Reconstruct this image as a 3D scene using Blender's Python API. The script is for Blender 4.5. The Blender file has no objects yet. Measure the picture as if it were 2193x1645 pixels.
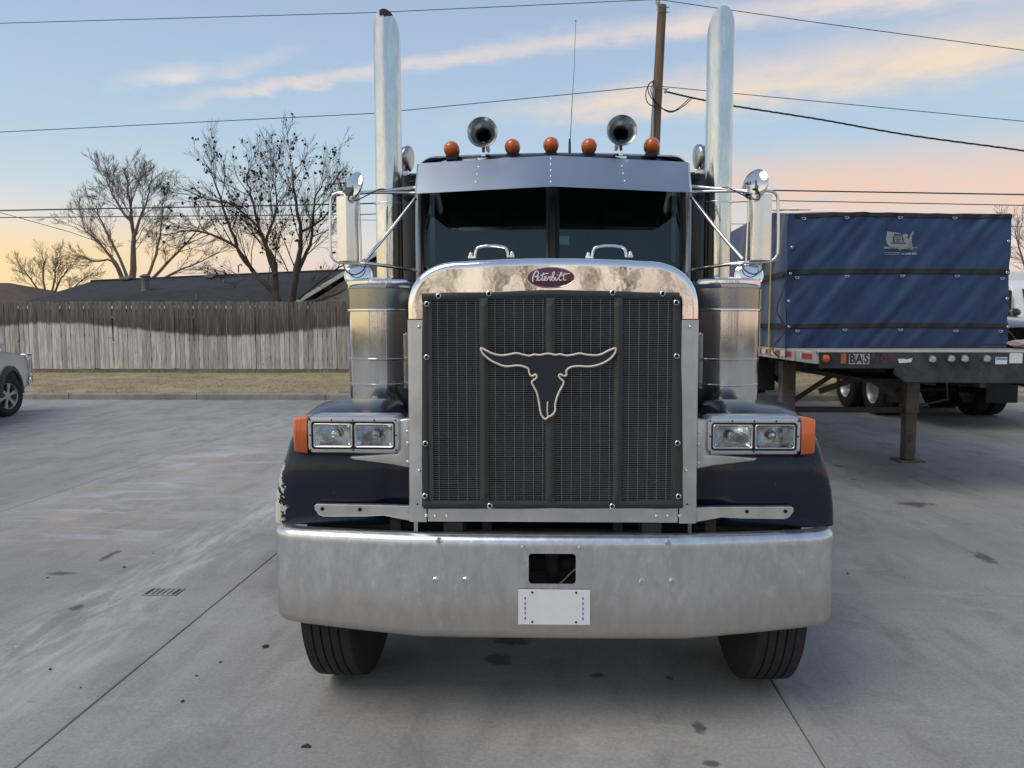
import bpy, bmesh, math, random
import numpy as np
from mathutils import Vector, Matrix, Euler, noise as mnoise

random.seed(7)
sc = bpy.context.scene
COL = sc.collection
R = math.radians
PI = math.pi

# ------------------------------------------------------------------ camera
CAM_H, FPX = 1.705, 1520.0
YAW, PITCH = R(1.2), R(4.0)
PPX, PPY = 1151.5, 806.5                     # principal point of the 2193 x 1645 photograph
cam_d = bpy.data.cameras.new('camera')
cam = bpy.data.objects.new('camera', cam_d)
COL.objects.link(cam)
cam_d.sensor_width = 36.0
cam_d.lens = 36.0 * FPX / 2193.0
cam_d.shift_x = -(PPX - 1096.5) / 2193.0
cam_d.shift_y = (PPY - 822.5) / 2193.0
cam_d.clip_start, cam_d.clip_end = 0.05, 2000.0
cam.location = (0, 0, CAM_H)
cam.rotation_euler = (R(90) - PITCH, 0, YAW)
sc.camera = cam
RC = Euler(cam.rotation_euler).to_matrix()

def ray(px, py):
    return (RC @ Vector(((px - PPX) / FPX, -(py - PPY) / FPX, -1.0))).normalized()
def at(px, py, Y):
    """real-world point at depth Y that was measured at this place in the photograph"""
    d = ray(px, py)
    return Vector((0, 0, CAM_H)) + d * (Y / d.y)

def srgb(r, g, b):
    f = lambda c: (c / 255 / 12.92) if c / 255 <= 0.04045 else ((c / 255 + 0.055) / 1.055) ** 2.4
    return (f(r), f(g), f(b))

# ------------------------------------------------------------------ exposure and renderer
sc.view_settings.view_transform = 'Standard'
sc.view_settings.look = 'None'
sc.view_settings.gamma = 1.0
sc.view_settings.use_curve_mapping = False
sc.view_settings.exposure = 0.0
sc.render.engine = 'CYCLES'
sc.cycles.use_denoising = True
try:
    sc.cycles.denoiser = 'OPENIMAGEDENOISE'
except Exception:
    pass
sc.cycles.max_bounces = 6
sc.cycles.diffuse_bounces = 3
sc.cycles.glossy_bounces = 4
sc.cycles.transparent_max_bounces = 12
sc.cycles.caustics_reflective = False
sc.cycles.caustics_refractive = False

# ------------------------------------------------------------------ node helpers
class NT:
    def __init__(self, tree):
        self.t = tree
        self.n = tree.nodes
        self.l = tree.links
    def new(self, typ, **kw):
        nd = self.n.new(typ)
        for k, v in kw.items():
            setattr(nd, k, v)
        return nd
    def put(self, sock, v):
        if isinstance(v, bpy.types.NodeSocket):
            self.l.new(v, sock)
        elif v is not None:
            if hasattr(sock.default_value, '__len__') and hasattr(v, '__len__'):
                n = len(sock.default_value)
                v = tuple(v)
                if n == 4 and len(v) == 3:
                    v = v + (1.0,)
                sock.default_value = v
            elif hasattr(sock.default_value, '__len__'):
                sock.default_value = [v] * len(sock.default_value)
            else:
                sock.default_value = v
    def math(self, op, a, b=None, c=None, clamp=False):
        nd = self.new('ShaderNodeMath', operation=op, use_clamp=clamp)
        self.put(nd.inputs[0], a)
        if b is not None: self.put(nd.inputs[1], b)
        if c is not None: self.put(nd.inputs[2], c)
        return nd.outputs[0]
    def vmath(self, op, a, b=None):
        nd = self.new('ShaderNodeVectorMath', operation=op)
        self.put(nd.inputs[0], a)
        if b is not None: self.put(nd.inputs[1], b)
        return nd.outputs['Value'] if op in ('DOT_PRODUCT', 'LENGTH', 'DISTANCE') else nd.outputs[0]
    def sep(self, v):
        nd = self.new('ShaderNodeSeparateXYZ'); self.put(nd.inputs[0], v)
        return nd.outputs
    def comb(self, x, y, z):
        nd = self.new('ShaderNodeCombineXYZ')
        for i, v in enumerate((x, y, z)): self.put(nd.inputs[i], v)
        return nd.outputs[0]
    def noise(self, vec, scale=5, detail=4, rough=0.55, dist=0.0, color=False):
        nd = self.new('ShaderNodeTexNoise')
        if vec is not None: self.put(nd.inputs['Vector'], vec)
        nd.inputs['Scale'].default_value = scale
        nd.inputs['Detail'].default_value = detail
        nd.inputs['Roughness'].default_value = rough
        nd.inputs['Distortion'].default_value = dist
        return nd.outputs['Color' if color else 'Fac']
    def step(self, v, a, b):
        nd = self.new('ShaderNodeMapRange', interpolation_type='SMOOTHSTEP')
        self.put(nd.inputs['Value'], v)
        self.put(nd.inputs['From Min'], a); self.put(nd.inputs['From Max'], b)
        return nd.outputs[0]
    def mapr(self, v, a, b, c, d):
        nd = self.new('ShaderNodeMapRange')
        self.put(nd.inputs['Value'], v)
        for k, x in zip(('From Min', 'From Max', 'To Min', 'To Max'), (a, b, c, d)):
            self.put(nd.inputs[k], x)
        return nd.outputs[0]
    def mix(self, f, a, b, blend='MIX'):
        nd = self.new('ShaderNodeMix', data_type='RGBA', blend_type=blend)
        self.put(nd.inputs[0], f)
        self.put(nd.inputs[6], a); self.put(nd.inputs[7], b)
        return nd.outputs[2]
    def scale(self, v, s):
        nd = self.new('ShaderNodeMapping')
        self.put(nd.inputs['Vector'], v); nd.inputs['Scale'].default_value = s
        return nd.outputs[0]
    def pos(self):
        return self.new('ShaderNodeNewGeometry').outputs['Position']
    def objc(self):
        return self.new('ShaderNodeTexCoord').outputs['Object']
    def rnd(self):
        return self.new('ShaderNodeObjectInfo').outputs['Random']
    def bump(self, h, strength=0.2, dist=0.02):
        nd = self.new('ShaderNodeBump')
        nd.inputs['Strength'].default_value = strength
        nd.inputs['Distance'].default_value = dist
        self.put(nd.inputs['Height'], h)
        return nd.outputs[0]

# ------------------------------------------------------------------ world: dusk sky with lit cloud streaks
SUN_EL, SUN_AZ = R(55), R(236)               # azimuth counted clockwise from +Y: behind the camera, to its left
world = bpy.data.worlds.new('World')
sc.world = world
world.use_nodes = True
w = NT(world.node_tree)
w.n.clear()
dirv = w.vmath('NORMALIZE', w.new('ShaderNodeTexCoord').outputs['Generated'])
dx, dy, dz = w.sep(dirv)
ramp = w.new('ShaderNodeValToRGB')
w.put(ramp.inputs[0], w.math('MULTIPLY', w.math('MAXIMUM', dz, 0.0), 1.0, clamp=True))
cr = ramp.color_ramp
stops = [(0.0, (232, 212, 202)), (0.075, (236, 217, 206)), (0.115, (226, 219, 215)), (0.165, (202, 217, 225)),
         (0.23, (184, 208, 226)), (0.33, (172, 196, 223)), (0.45, (162, 182, 212)), (0.7, (147, 166, 200)), (1.0, (136, 155, 190))]
while len(cr.elements) < len(stops): cr.elements.new(0.5)
for e, (p, c) in zip(cr.elements, stops):
    e.position = p; e.color = srgb(*c) + (1,)
sky = ramp.outputs[0]
# warm glow of the set sun, strongest towards -X at the horizon
sunward = w.math('SUBTRACT', w.math('MULTIPLY', dx, -0.92), w.math('MULTIPLY', dy, 0.38))
az_left = w.step(sunward, -0.05, 0.75)
low = w.math('SUBTRACT', 1.0, w.step(dz, 0.02, 0.20))
sky = w.mix(w.math('MULTIPLY', az_left, low), sky, tuple(1.30 * v for v in srgb(255, 237, 208)))
halo = w.math('MULTIPLY', w.step(sunward, 0.40, 0.95), w.math('SUBTRACT', 1.0, w.step(dz, 0.10, 0.62)))
sky = w.mix(w.math('MULTIPLY', halo, 0.85), sky, tuple(1.3 * v for v in srgb(255, 243, 222)))
az_right = w.math('SUBTRACT', 1.0, az_left)
low2 = w.math('SUBTRACT', 1.0, w.step(dz, 0.03, 0.11))
sky = w.mix(w.math('MULTIPLY', w.math('MULTIPLY', az_right, low2), 0.42), sky, srgb(240, 200, 188))
lowL = w.math('MULTIPLY', w.math('SUBTRACT', 1.0, w.step(dz, 0.05, 0.15)), w.step(dx, -0.42, -0.60))
sky = w.mix(w.math('MULTIPLY', lowL, 0.75), sky, srgb(255, 226, 160))
NZA = w.new('ShaderNodeSeparateColor'); w.put(NZA.inputs[0], w.noise(w.scale(dirv, (7, 7, 26)), 1.0, 5, 0.62, color=True))
NZB = w.new('ShaderNodeSeparateColor'); w.put(NZB.inputs[0], w.noise(w.scale(dirv, (26, 26, 70)), 1.0, 4, 0.65, color=True))
def streak(sky, pa, pb, w0, w1, col, amp, wob, seed, lo=-2.0, hi=-1.5, opac=0.8, hi0=3.0, hi1=3.5):
    a, b = ray(*pa), ray(*pb)
    n = a.cross(b).normalized()
    if n.z < 0: n = -n
    nz = NZA.outputs[int(seed) % 3]
    nz2 = NZB.outputs[int(seed) % 3]
    d = w.vmath('DOT_PRODUCT', dirv, tuple(n))
    d = w.math('ADD', d, w.math('MULTIPLY', w.math('SUBTRACT', nz, 0.5), wob))
    d = w.math('ADD', d, w.math('MULTIPLY', w.math('SUBTRACT', nz2, 0.5), wob * 0.55))
    wd = w.math('ADD', w0, w.math('MULTIPLY', w.math('MAXIMUM', dx, -0.4), w1))
    m = w.math('SUBTRACT', 1.0, w.step(w.math('DIVIDE', w.math('ABSOLUTE', d), wd), 0.0, 1.0))
    m = w.math('MULTIPLY', m, w.step(dx, lo, hi))
    m = w.math('MULTIPLY', m, w.math('SUBTRACT', 1.0, w.step(dx, hi0, hi1)))
    m = w.math('MULTIPLY', m, w.mapr(nz, 0.3, 0.7, 1.0 - amp, 1.0))
    m = w.math('MULTIPLY', m, opac, clamp=True)
    return w.mix(m, sky, col)
sky = streak(sky, (450, 205), (1500, 50), 0.020, 0.022, srgb(246, 226, 212), 0.75, 0.035, 1.3, -0.5, -0.33, 1.0)
sky = streak(sky, (950, 270), (2193, 95), 0.030, 0.075, srgb(252, 226, 200), 0.75, 0.05, 4.7, -0.2, 0.12, 1.0)
sky = streak(sky, (1570, 205), (2193, 100), 0.014, 0.02, srgb(255, 228, 188), 0.6, 0.03, 7.7, 0.05, 0.25, 0.6)
sky = streak(sky, (1570, 400), (2193, 395), 0.050, 0.06, srgb(248, 205, 178), 0.5, 0.06, 9.1, 0.0, 0.33, 1.0)
sky = streak(sky, (200, 190), (340, 165), 0.014, 0.0, srgb(236, 226, 222), 0.9, 0.03, 12.4, -0.52, -0.47, 1.0, -0.44, -0.40)
sky = streak(sky, (390, 155), (620, 115), 0.014, 0.0, srgb(228, 222, 224), 1.0, 0.04, 15.4, -0.45, -0.38, 0.5, -0.34, -0.28)
sky = streak(sky, (0, 545), (600, 520), 0.045, 0.0, srgb(255, 222, 160), 0.7, 0.05, 18.2, -2.0, -1.5, 0.7, -0.42, -0.25)
nish = w.new('ShaderNodeTexSky', sky_type='NISHITA')
nish.sun_disc = False
nish.sun_elevation = SUN_EL
nish.sun_rotation = SUN_AZ
bg1 = w.new('ShaderNodeBackground'); w.put(bg1.inputs[0], sky); bg1.inputs[1].default_value = 0.97
bg2 = w.new('ShaderNodeBackground'); w.put(bg2.inputs[0], nish.outputs[0]); bg2.inputs[1].default_value = 0.006
addw = w.new('ShaderNodeAddShader')
w.l.new(bg1.outputs[0], addw.inputs[0]); w.l.new(bg2.outputs[0], addw.inputs[1])
wo = w.new('ShaderNodeOutputWorld'); w.l.new(addw.outputs[0], wo.inputs[0])

# ------------------------------------------------------------------ sun: last soft light, no hard shadows
sun_d = bpy.data.lights.new('sun', 'SUN')
sun_d.energy = 1.75
sun_d.angle = R(40)
sun_d.color = (1.0, 0.93, 0.83)
sun = bpy.data.objects.new('sun', sun_d)
COL.objects.link(sun)
sd = Vector((math.sin(SUN_AZ) * math.cos(SUN_EL), math.cos(SUN_AZ) * math.cos(SUN_EL), math.sin(SUN_EL)))
sun.rotation_euler = sd.to_track_quat('Z', 'Y').to_euler()

# ------------------------------------------------------------------ mesh helpers
class MB:
    def __init__(self):
        self.v, self.f = [], []
    def add(self, vs, fs):
        o = len(self.v)
        self.v += [tuple(p) for p in vs]
        self.f += [tuple(i + o for i in q) for q in fs]
        return self
    def box(self, x0, x1, y0, y1, z0, z1):
        if x0 > x1: x0, x1 = x1, x0
        if y0 > y1: y0, y1 = y1, y0
        if z0 > z1: z0, z1 = z1, z0
        return self.add([(x0, y0, z0), (x1, y0, z0), (x1, y1, z0), (x0, y1, z0), (x0, y0, z1), (x1, y0, z1), (x1, y1, z1), (x0, y1, z1)],
                        [(0, 3, 2, 1), (4, 5, 6, 7), (0, 1, 5, 4), (1, 2, 6, 5), (2, 3, 7, 6), (3, 0, 4, 7)])
    def bar(self, a, b, wd, ht, up=(0, 0, 1)):
        a, b = Vector(a), Vector(b)
        d = (b - a).normalized(); up = Vector(up)
        s = d.cross(up)
        if s.length < 1e-4: s = d.cross(Vector((1, 0, 0)))
        s.normalize(); u = s.cross(d)
        s *= wd / 2; u *= ht / 2
        vs = [a - s - u, a + s - u, a + s + u, a - s + u, b - s - u, b + s - u, b + s + u, b - s + u]
        return self.add(vs, [(0, 1, 2, 3), (7, 6, 5, 4), (0, 4, 5, 1), (1, 5, 6, 2), (2, 6, 7, 3), (3, 7, 4, 0)])
    def loft(self, rows, cu=False, cv=False):
        nr, nc = len(rows), len(rows[0])
        vs = [p for r in rows for p in r]
        fs = []
        for i in range(nr - (0 if cv else 1)):
            for j in range(nc - (0 if cu else 1)):
                a, b = i * nc + j, i * nc + (j + 1) % nc
                c, d = ((i + 1) % nr) * nc + (j + 1) % nc, ((i + 1) % nr) * nc + j
                fs.append((a, b, c, d))
        return self.add(vs, fs)
    def tube(self, pts, r, seg=8, closed=False, caps=True):
        pts = [Vector(p) for p in pts]
        n = len(pts)
        rs = r if hasattr(r, '__len__') else [r] * n
        rows = []
        u = None
        for i, p in enumerate(pts):
            if closed: t = pts[(i + 1) % n] - pts[i - 1]
            else: t = pts[min(i + 1, n - 1)] - pts[max(i - 1, 0)]
            if t.length < 1e-9: t = Vector((0, 0, 1))
            t.normalize()
            if u is None:
                u = t.cross(Vector((0, 0, 1)))
                if u.length < 0.05: u = t.cross(Vector((1, 0, 0)))
            u = (u - t * u.dot(t)).normalized()
            b = t.cross(u)
            rows.append([p + (u * math.cos(2 * PI * k / seg) + b * math.sin(2 * PI * k / seg)) * rs[i] for k in range(seg)])
        o = len(self.v)
        self.loft(rows, cu=True, cv=closed)
        if caps and not closed:
            self.f.append(tuple(o + k for k in reversed(range(seg))))
            self.f.append(tuple(o + (n - 1) * seg + k for k in range(seg)))
        return self
    def lathe(self, prof, origin=(0, 0, 0), axis=(0, 0, 1), seg=24):
        ax = Vector(axis).normalized()
        u = ax.cross(Vector((0, 0, 1)))
        if u.length < 0.05: u = Vector((1, 0, 0))
        u.normalize(); v = ax.cross(u)
        o = Vector(origin)
        rows = [[o + ax * h + (u * math.cos(2 * PI * k / seg) + v * math.sin(2 * PI * k / seg)) * max(r, 1e-4) for k in range(seg)] for r, h in prof]
        return self.loft(rows, cu=True)
    def prism(self, poly, ext):
        poly = [Vector(p) for p in poly]; ext = Vector(ext); n = len(poly)
        vs = poly + [p + ext for p in poly]
        return self.add(vs, [tuple(range(n)), tuple(reversed(range(n, 2 * n)))] + [(i, i + n, (i + 1) % n + n, (i + 1) % n) for i in range(n)])
    def ball(self, c, r, seg=12, rings=7):
        if not hasattr(r, '__len__'): r = (r, r, r)
        rows = []
        for i in range(rings + 1):
            th = PI * i / rings
            rows.append([(c[0] + r[0] * math.sin(th) * math.cos(2 * PI * k / seg), c[1] + r[1] * math.sin(th) * math.sin(2 * PI * k / seg), c[2] + r[2] * math.cos(th)) for k in range(seg)])
        return self.loft(rows, cu=True)
    def mesh(self, name, mat, smooth=None, bevel=0.0, bseg=2, fix=True, solid=0.0):
        me = bpy.data.meshes.new(name)
        me.from_pydata(self.v, [], self.f)
        bm = bmesh.new(); bm.from_mesh(me)
        if fix:
            bmesh.ops.remove_doubles(bm, verts=bm.verts, dist=1e-5)
            bmesh.ops.recalc_face_normals(bm, faces=bm.faces)
        if solid:
            bmesh.ops.solidify(bm, geom=bm.faces[:], thickness=solid)
            bmesh.ops.recalc_face_normals(bm, faces=bm.faces)
        if bevel > 0:
            ed = [e for e in bm.edges if len(e.link_faces) == 2 and e.calc_face_angle(0) > R(30)]
            if ed:
                bmesh.ops.bevel(bm, geom=ed, offset=bevel, segments=bseg, profile=0.5, affect='EDGES', clamp_overlap=True)
        if smooth:
            for f in bm.faces: f.smooth = True
            for e in bm.edges:
                e.smooth = not (len(e.link_faces) == 2 and e.calc_face_angle(0) > R(smooth))
        bm.to_mesh(me); bm.free()
        if mat: me.materials.append(mat)
        return me
    def build(self, name, mat, parent=None, smooth=None, bevel=0.0, bseg=2, local=False, solid=0.0):
        return link(name, self.mesh(name, mat, smooth, bevel, bseg, solid=solid), parent, local)

WM = {}
def link(name, data, parent=None, local=False, loc=None, rot=None, scale=None):
    o = bpy.data.objects.new(name, data)
    COL.objects.link(o)
    m = Matrix.LocRotScale(Vector(loc or (0, 0, 0)), Euler(rot or (0, 0, 0)), Vector(scale or (1, 1, 1)))
    o.location = loc or (0, 0, 0); o.rotation_euler = rot or (0, 0, 0)
    if scale: o.scale = scale
    if parent is not None:
        o.parent = parent
        pw = WM.get(parent.name, Matrix.Identity(4))
        if local:
            WM[o.name] = pw @ m
        else:
            o.matrix_parent_inverse = pw.inverted()
            WM[o.name] = m
    else:
        WM[o.name] = m
    return o
def empty(name, loc, label, cat, group=None, rotz=0.0):
    o = link(name, None, loc=loc, rot=(0, 0, rotz))
    o.empty_display_size = 0.3
    return tag(o, label, cat, group)
def tag(o, label=None, cat=None, group=None, kind=None):
    if label: o['label'] = label
    if cat: o['category'] = cat
    if group: o['group'] = group
    if kind: o['kind'] = kind
    return o

def catmull(pts, n=6, closed=False):
    P = [Vector(p) for p in pts]
    out = []
    m = len(P)
    for i in range(m if closed else m - 1):
        if closed: a, b, c, d = P[i - 1], P[i], P[(i + 1) % m], P[(i + 2) % m]
        else: a, b, c, d = P[max(i - 1, 0)], P[i], P[i + 1], P[min(i + 2, m - 1)]
        for k in range(n):
            t = k / n
            out.append(0.5 * ((2 * b) + (c - a) * t + (2 * a - 5 * b + 4 * c - d) * t * t + (3 * b - a - 3 * c + d) * t ** 3))
    if not closed: out.append(P[-1])
    return out

def text_mesh(txt, size, mat, depth=0.002, shear=0.0):
    cu = bpy.data.curves.new('lettering', 'FONT')
    cu.body = txt; cu.size = size; cu.extrude = depth; cu.align_x = 'CENTER'; cu.align_y = 'CENTER'; cu.shear = shear; cu.offset = size * 0.022
    o = bpy.data.objects.new('lettering', cu)
    COL.objects.link(o)
    bpy.context.view_layer.update()
    me = bpy.data.meshes.new_from_object(o.evaluated_get(bpy.context.evaluated_depsgraph_get()))
    bpy.data.objects.remove(o); bpy.data.curves.remove(cu)
    me.materials.clear(); me.materials.append(mat)
    return me

# ------------------------------------------------------------------ materials
MATS = {}
def newmat(name):
    m = bpy.data.materials.new(name); m.use_nodes = True
    t = NT(m.node_tree); t.n.clear()
    out = t.new('ShaderNodeOutputMaterial')
    b = t.new('ShaderNodeBsdfPrincipled')
    t.l.new(b.outputs[0], out.inputs[0])
    MATS[name] = m
    return m, t, b, out
def simple(name, col, rough=0.5, metal=0.0, var=0.0, scale=8, bump=0.0, bdist=0.01, bscale=None, rvar=0.0, coat=0.0, stretch=(1, 1, 1), objvar=0.0, dirt=None, dirtamt=0.5):
    m, t, b, out = newmat(name)
    c = col
    p = t.scale(t.pos(), stretch)
    nz = t.noise(p, scale, 5, 0.6)
    if var > 0:
        c = t.mix(t.mapr(nz, 0.25, 0.75, 0, 1), tuple(x * (1 - var) for x in col), tuple(min(x * (1 + var), 1) for x in col))
    if objvar > 0:
        g = t.mapr(t.rnd(), 0, 1, 1 - objvar, 1 + objvar)
        c = t.mix(1.0, c, t.comb(g, g, g), 'MULTIPLY')
    if dirt:
        d = t.step(t.noise(p, scale * 0.6, 7, 0.68), 0.5, 0.72)
        c = t.mix(t.math('MULTIPLY', d, dirtamt), c, dirt)
    t.put(b.inputs['Base Color'], c)
    t.put(b.inputs['Roughness'], t.mapr(nz, 0.3, 0.7, rough - rvar, rough + rvar) if rvar else rough)
    b.inputs['Metallic'].default_value = metal
    b.inputs['Coat Weight'].default_value = coat
    b.inputs['Coat Roughness'].default_value = 0.05
    if bump > 0:
        t.put(b.inputs['Normal'], t.bump(t.noise(p, bscale or scale, 4, 0.55), bump, bdist))
    return m

def concrete(name='concrete', base=(0.338, 0.324, 0.298), stains=True):
    m, t, b, out = newmat(name)
    p = t.pos()
    x, y, z = t.sep(p)
    def mul(*a):
        r = a[0]
        for q in a[1:]: r = t.math('MULTIPLY', r, q)
        return r
    def sc(k): return tuple(v * k for v in base)
    big = t.noise(p, 0.30, 6, 0.62)
    mid = t.noise(t.scale(p, (1.6, 0.7, 1)), 1.9, 8, 0.68, 0.5)
    fine = t.noise(p, 55, 4, 0.72)
    grit = t.noise(p, 240, 2, 0.5)
    c = t.mix(t.step(big, 0.32, 0.68), sc(0.80), sc(1.13))
    c = t.mix(mul(t.step(mid, 0.44, 0.70), 0.62), c, sc(0.60))
    lt = t.step(t.noise(t.scale(p, (0.9, 2.2, 1)), 1.3, 8, 0.72, 0.7), 0.52, 0.74)
    c = t.mix(mul(lt, 0.5), c, sc(1.40))
    g = t.mapr(fine, 0.2, 0.8, 0.74, 1.26)
    g = mul(g, t.mapr(grit, 0.2, 0.8, 0.82, 1.18), t.mapr(t.rnd(), 0, 1, 0.93, 1.07))
    c = t.mix(1.0, c, t.comb(g, g, g), 'MULTIPLY')
    if stains:
        warp = t.math('MULTIPLY', t.math('SUBTRACT', t.noise(t.scale(p, (0.35, 1.0, 1)), 0.9, 5, 0.6), 0.5), 1.5)
        # pale mineral wash running along the drain line
        ax = t.math('ABSOLUTE', t.math('ADD', t.math('ADD', x, 2.70), t.math('MULTIPLY', warp, 0.55)))
        band = t.math('SUBTRACT', 1.0, t.step(ax, 0.02, 0.62))
        br = t.step(t.noise(t.scale(p, (2.6, 0.7, 1)), 2.0, 9, 0.74, 0.5), 0.40, 0.68)
        yy = mul(t.step(y, 1.8, 3.6), t.math('SUBTRACT', 1.0, t.step(y, 7.0, 12.0)))
        c = t.mix(mul(band, br, yy, 0.95), c, (0.56, 0.55, 0.53))
        core = t.math('SUBTRACT', 1.0, t.step(ax, 0.0, 0.16))
        c = t.mix(mul(core, t.step(t.noise(t.scale(p, (4, 1.2, 1)), 3.0, 8, 0.75), 0.46, 0.62), mul(t.step(y, 4.4, 4.9), t.math('SUBTRACT', 1.0, t.step(y, 6.2, 7.4))), 0.8), c, (0.62, 0.58, 0.51))
        # rusty and chalky patches further left
        ax2 = t.math('ABSOLUTE', t.math('ADD', t.math('ADD', x, 3.95), warp))
        band2 = t.math('SUBTRACT', 1.0, t.step(ax2, 0.3, 1.5))
        yy2 = mul(t.step(y, 4.6, 6.0), t.math('SUBTRACT', 1.0, t.step(y, 10.0, 13.0)))
        n4 = t.noise(t.scale(p, (0.75, 2.0, 1)), 1.1, 9, 0.72, 0.6)
        c = t.mix(mul(band2, yy2, t.step(n4, 0.44, 0.62), 0.72), c, (0.43, 0.35, 0.28))
        n5 = t.noise(t.vmath('ADD', t.scale(p, (0.7, 2.2, 1)), (7.0, 3.0, 0.0)), 1.2, 9, 0.74, 0.6)
        c = t.mix(mul(band2, yy2, t.step(n5, 0.47, 0.64), 0.75), c, (0.55, 0.53, 0.50))
        # violet-grey slurry tint
        bl = mul(t.math('SUBTRACT', 1.0, t.step(t.math('ABSOLUTE', t.math('ADD', x, 3.3)), 0.3, 1.9)), t.step(t.noise(p, 0.7, 6, 0.6), 0.40, 0.66))
        c = t.mix(mul(bl, 0.35), c, (0.26, 0.25, 0.265))
        # tyre lanes, dark rubber
        tl = t.step(t.noise(t.scale(p, (1.5, 0.10, 1)), 1.0, 6, 0.62), 0.52, 0.76)
        c = t.mix(mul(tl, 0.34), c, (0.15, 0.15, 0.152))
        # oil drips at measured places, ragged outlines
        rag = t.math('MULTIPLY', t.math('SUBTRACT', t.noise(p, 11, 7, 0.72), 0.5), 3.4)
        spots = None
        for (sx, sy, rx, ry) in OIL:
            dd = t.vmath('LENGTH', t.comb(t.math('DIVIDE', t.math('SUBTRACT', x, sx), rx), t.math('DIVIDE', t.math('SUBTRACT', y, sy), ry), 0.0))
            k = t.math('SUBTRACT', 1.0, t.step(t.math('ADD', dd, rag), 0.55, 1.25))
            spots = k if spots is None else t.math('MAXIMUM', spots, k)
        c = t.mix(mul(spots, 0.72), c, (0.050, 0.050, 0.053))
        sc_ = t.step(t.noise(t.scale(p, (1.0, 1.5, 1)), 2.2, 8, 0.75), 0.635, 0.70)
        c = t.mix(mul(sc_, 0.50), c, (0.11, 0.11, 0.112))
        wsp = mul(t.step(t.noise(p, 26, 3, 0.6), 0.70, 0.73), t.math('SUBTRACT', 1.0, t.step(ax, 0.15, 0.55)), t.math('SUBTRACT', 1.0, t.step(y, 4.2, 5.0)))
        c = t.mix(mul(wsp, 0.85), c, (0.72, 0.72, 0.70))
    t.put(b.inputs['Base Color'], c)
    t.put(b.inputs['Roughness'], t.mapr(mid, 0.3, 0.7, 0.60, 0.85))
    b.inputs['Specular IOR Level'].default_value = 0.35
    h = t.math('ADD', t.math('MULTIPLY', fine, 0.6), t.math('MULTIPLY', grit, 0.5))
    t.put(b.inputs['Normal'], t.bump(h, 0.45, 0.004))
    return m

def gpt(px, py):
    d = ray(px, py); s = -CAM_H / d.z
    return (d.x * s, d.y * s)
OIL = [(*gpt(1068, 1412), 0.075, 0.06), (*gpt(1098, 1374), 0.10, 0.06), (*gpt(1278, 1447), 0.035, 0.03), (*gpt(1434, 1452), 0.02, 0.018),
       (*gpt(1525, 1636), 0.035, 0.02), (*gpt(130, 1228), 0.10, 0.035), (*gpt(235, 1190), 0.03, 0.16), (*gpt(2110, 1195), 0.06, 0.14),
       (*gpt(1960, 1080), 0.16, 0.10), (*gpt(1795, 998), 0.07, 0.06), (*gpt(1830, 1027), 0.06, 0.03), (*gpt(1500, 1560), 0.03, 0.05), (*gpt(168, 1300), 0.035, 0.05)]

simple('alu_dull', (0.63, 0.645, 0.66), 0.36, 1.0, var=0.10, scale=9, bump=0.06, bdist=0.004, bscale=7, rvar=0.06, dirt=(0.42, 0.43, 0.45), dirtamt=0.35)
simple('alu_cast', (0.62, 0.62, 0.60), 0.42, 1.0, var=0.12, scale=14, bump=0.08, bdist=0.004, bscale=30, rvar=0.05)
simple('polished', (0.88, 0.875, 0.85), 0.06, 1.0, var=0.04, scale=6, bump=0.09, bdist=0.014, bscale=4.0, rvar=0.02, dirt=(0.6, 0.57, 0.5), dirtamt=0.25)
simple('chrome', (0.82, 0.83, 0.83), 0.06, 1.0, var=0.03, scale=10, bump=0.04, bdist=0.004, bscale=6)
simple('stainless', (0.72, 0.725, 0.71), 0.10, 1.0, var=0.05, scale=10, bump=0.05, bdist=0.004, bscale=5, rvar=0.03)
simple('satin_metal', (0.78, 0.78, 0.76), 0.22, 1.0, var=0.04, scale=8)
simple('horn_metal', (0.42, 0.44, 0.45), 0.25, 1.0, var=0.1, scale=20)
simple('navy_paint', (0.0075, 0.0125, 0.026), 0.28, 0.0, var=0.15, scale=5, coat=0.8, bump=0.02, bdist=0.003)
simple('navy_panel', (0.006, 0.008, 0.014), 0.3, 0.0, var=0.15, scale=5, coat=0.5)
simple('black_plastic', (0.012, 0.012, 0.013), 0.5, var=0.15, scale=20)
simple('rubber', (0.017, 0.017, 0.018), 0.78, var=0.2, scale=30, bump=0.1, bdist=0.003, bscale=90, dirt=(0.05, 0.048, 0.045), dirtamt=0.35)
simple('undercarriage', (0.018, 0.017, 0.016), 0.8, var=0.35, scale=9, dirt=(0.06, 0.05, 0.04), dirtamt=0.5)
simple('vinyl', (0.026, 0.028, 0.028), 0.5, var=0.2, scale=16, bump=0.15, bdist=0.004, bscale=10, dirt=(0.055, 0.045, 0.04), dirtamt=0.35)
simple('screen_wire', (0.155, 0.165, 0.175), 0.45, 0.2, var=0.2, scale=9, dirt=(0.13, 0.13, 0.13), dirtamt=0.25)
simple('radiator', (0.006, 0.007, 0.012), 0.7, var=0.2, scale=12)
simple('bull_navy', (0.011, 0.016, 0.024), 0.42, var=0.2, scale=14)
simple('cream_edge', (0.78, 0.70, 0.59), 0.55, var=0.1, scale=30)
simple('emblem_red', (0.115, 0.012, 0.028), 0.18, var=0.2, scale=20, coat=0.8)
simple('white_paint', (0.78, 0.78, 0.76), 0.4, var=0.05, scale=8)
simple('plate_white', (0.80, 0.81, 0.80), 0.4, var=0.04, scale=20)
simple('rubber_seal', (0.008, 0.008, 0.009), 0.45)
simple('interior', (0.035, 0.038, 0.040), 0.8, var=0.2, scale=6)
simple('interior_grey', (0.13, 0.14, 0.13), 0.8, var=0.2, scale=6)
simple('sticker_green', (0.40, 0.66, 0.60), 0.5, var=0.05)
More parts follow.
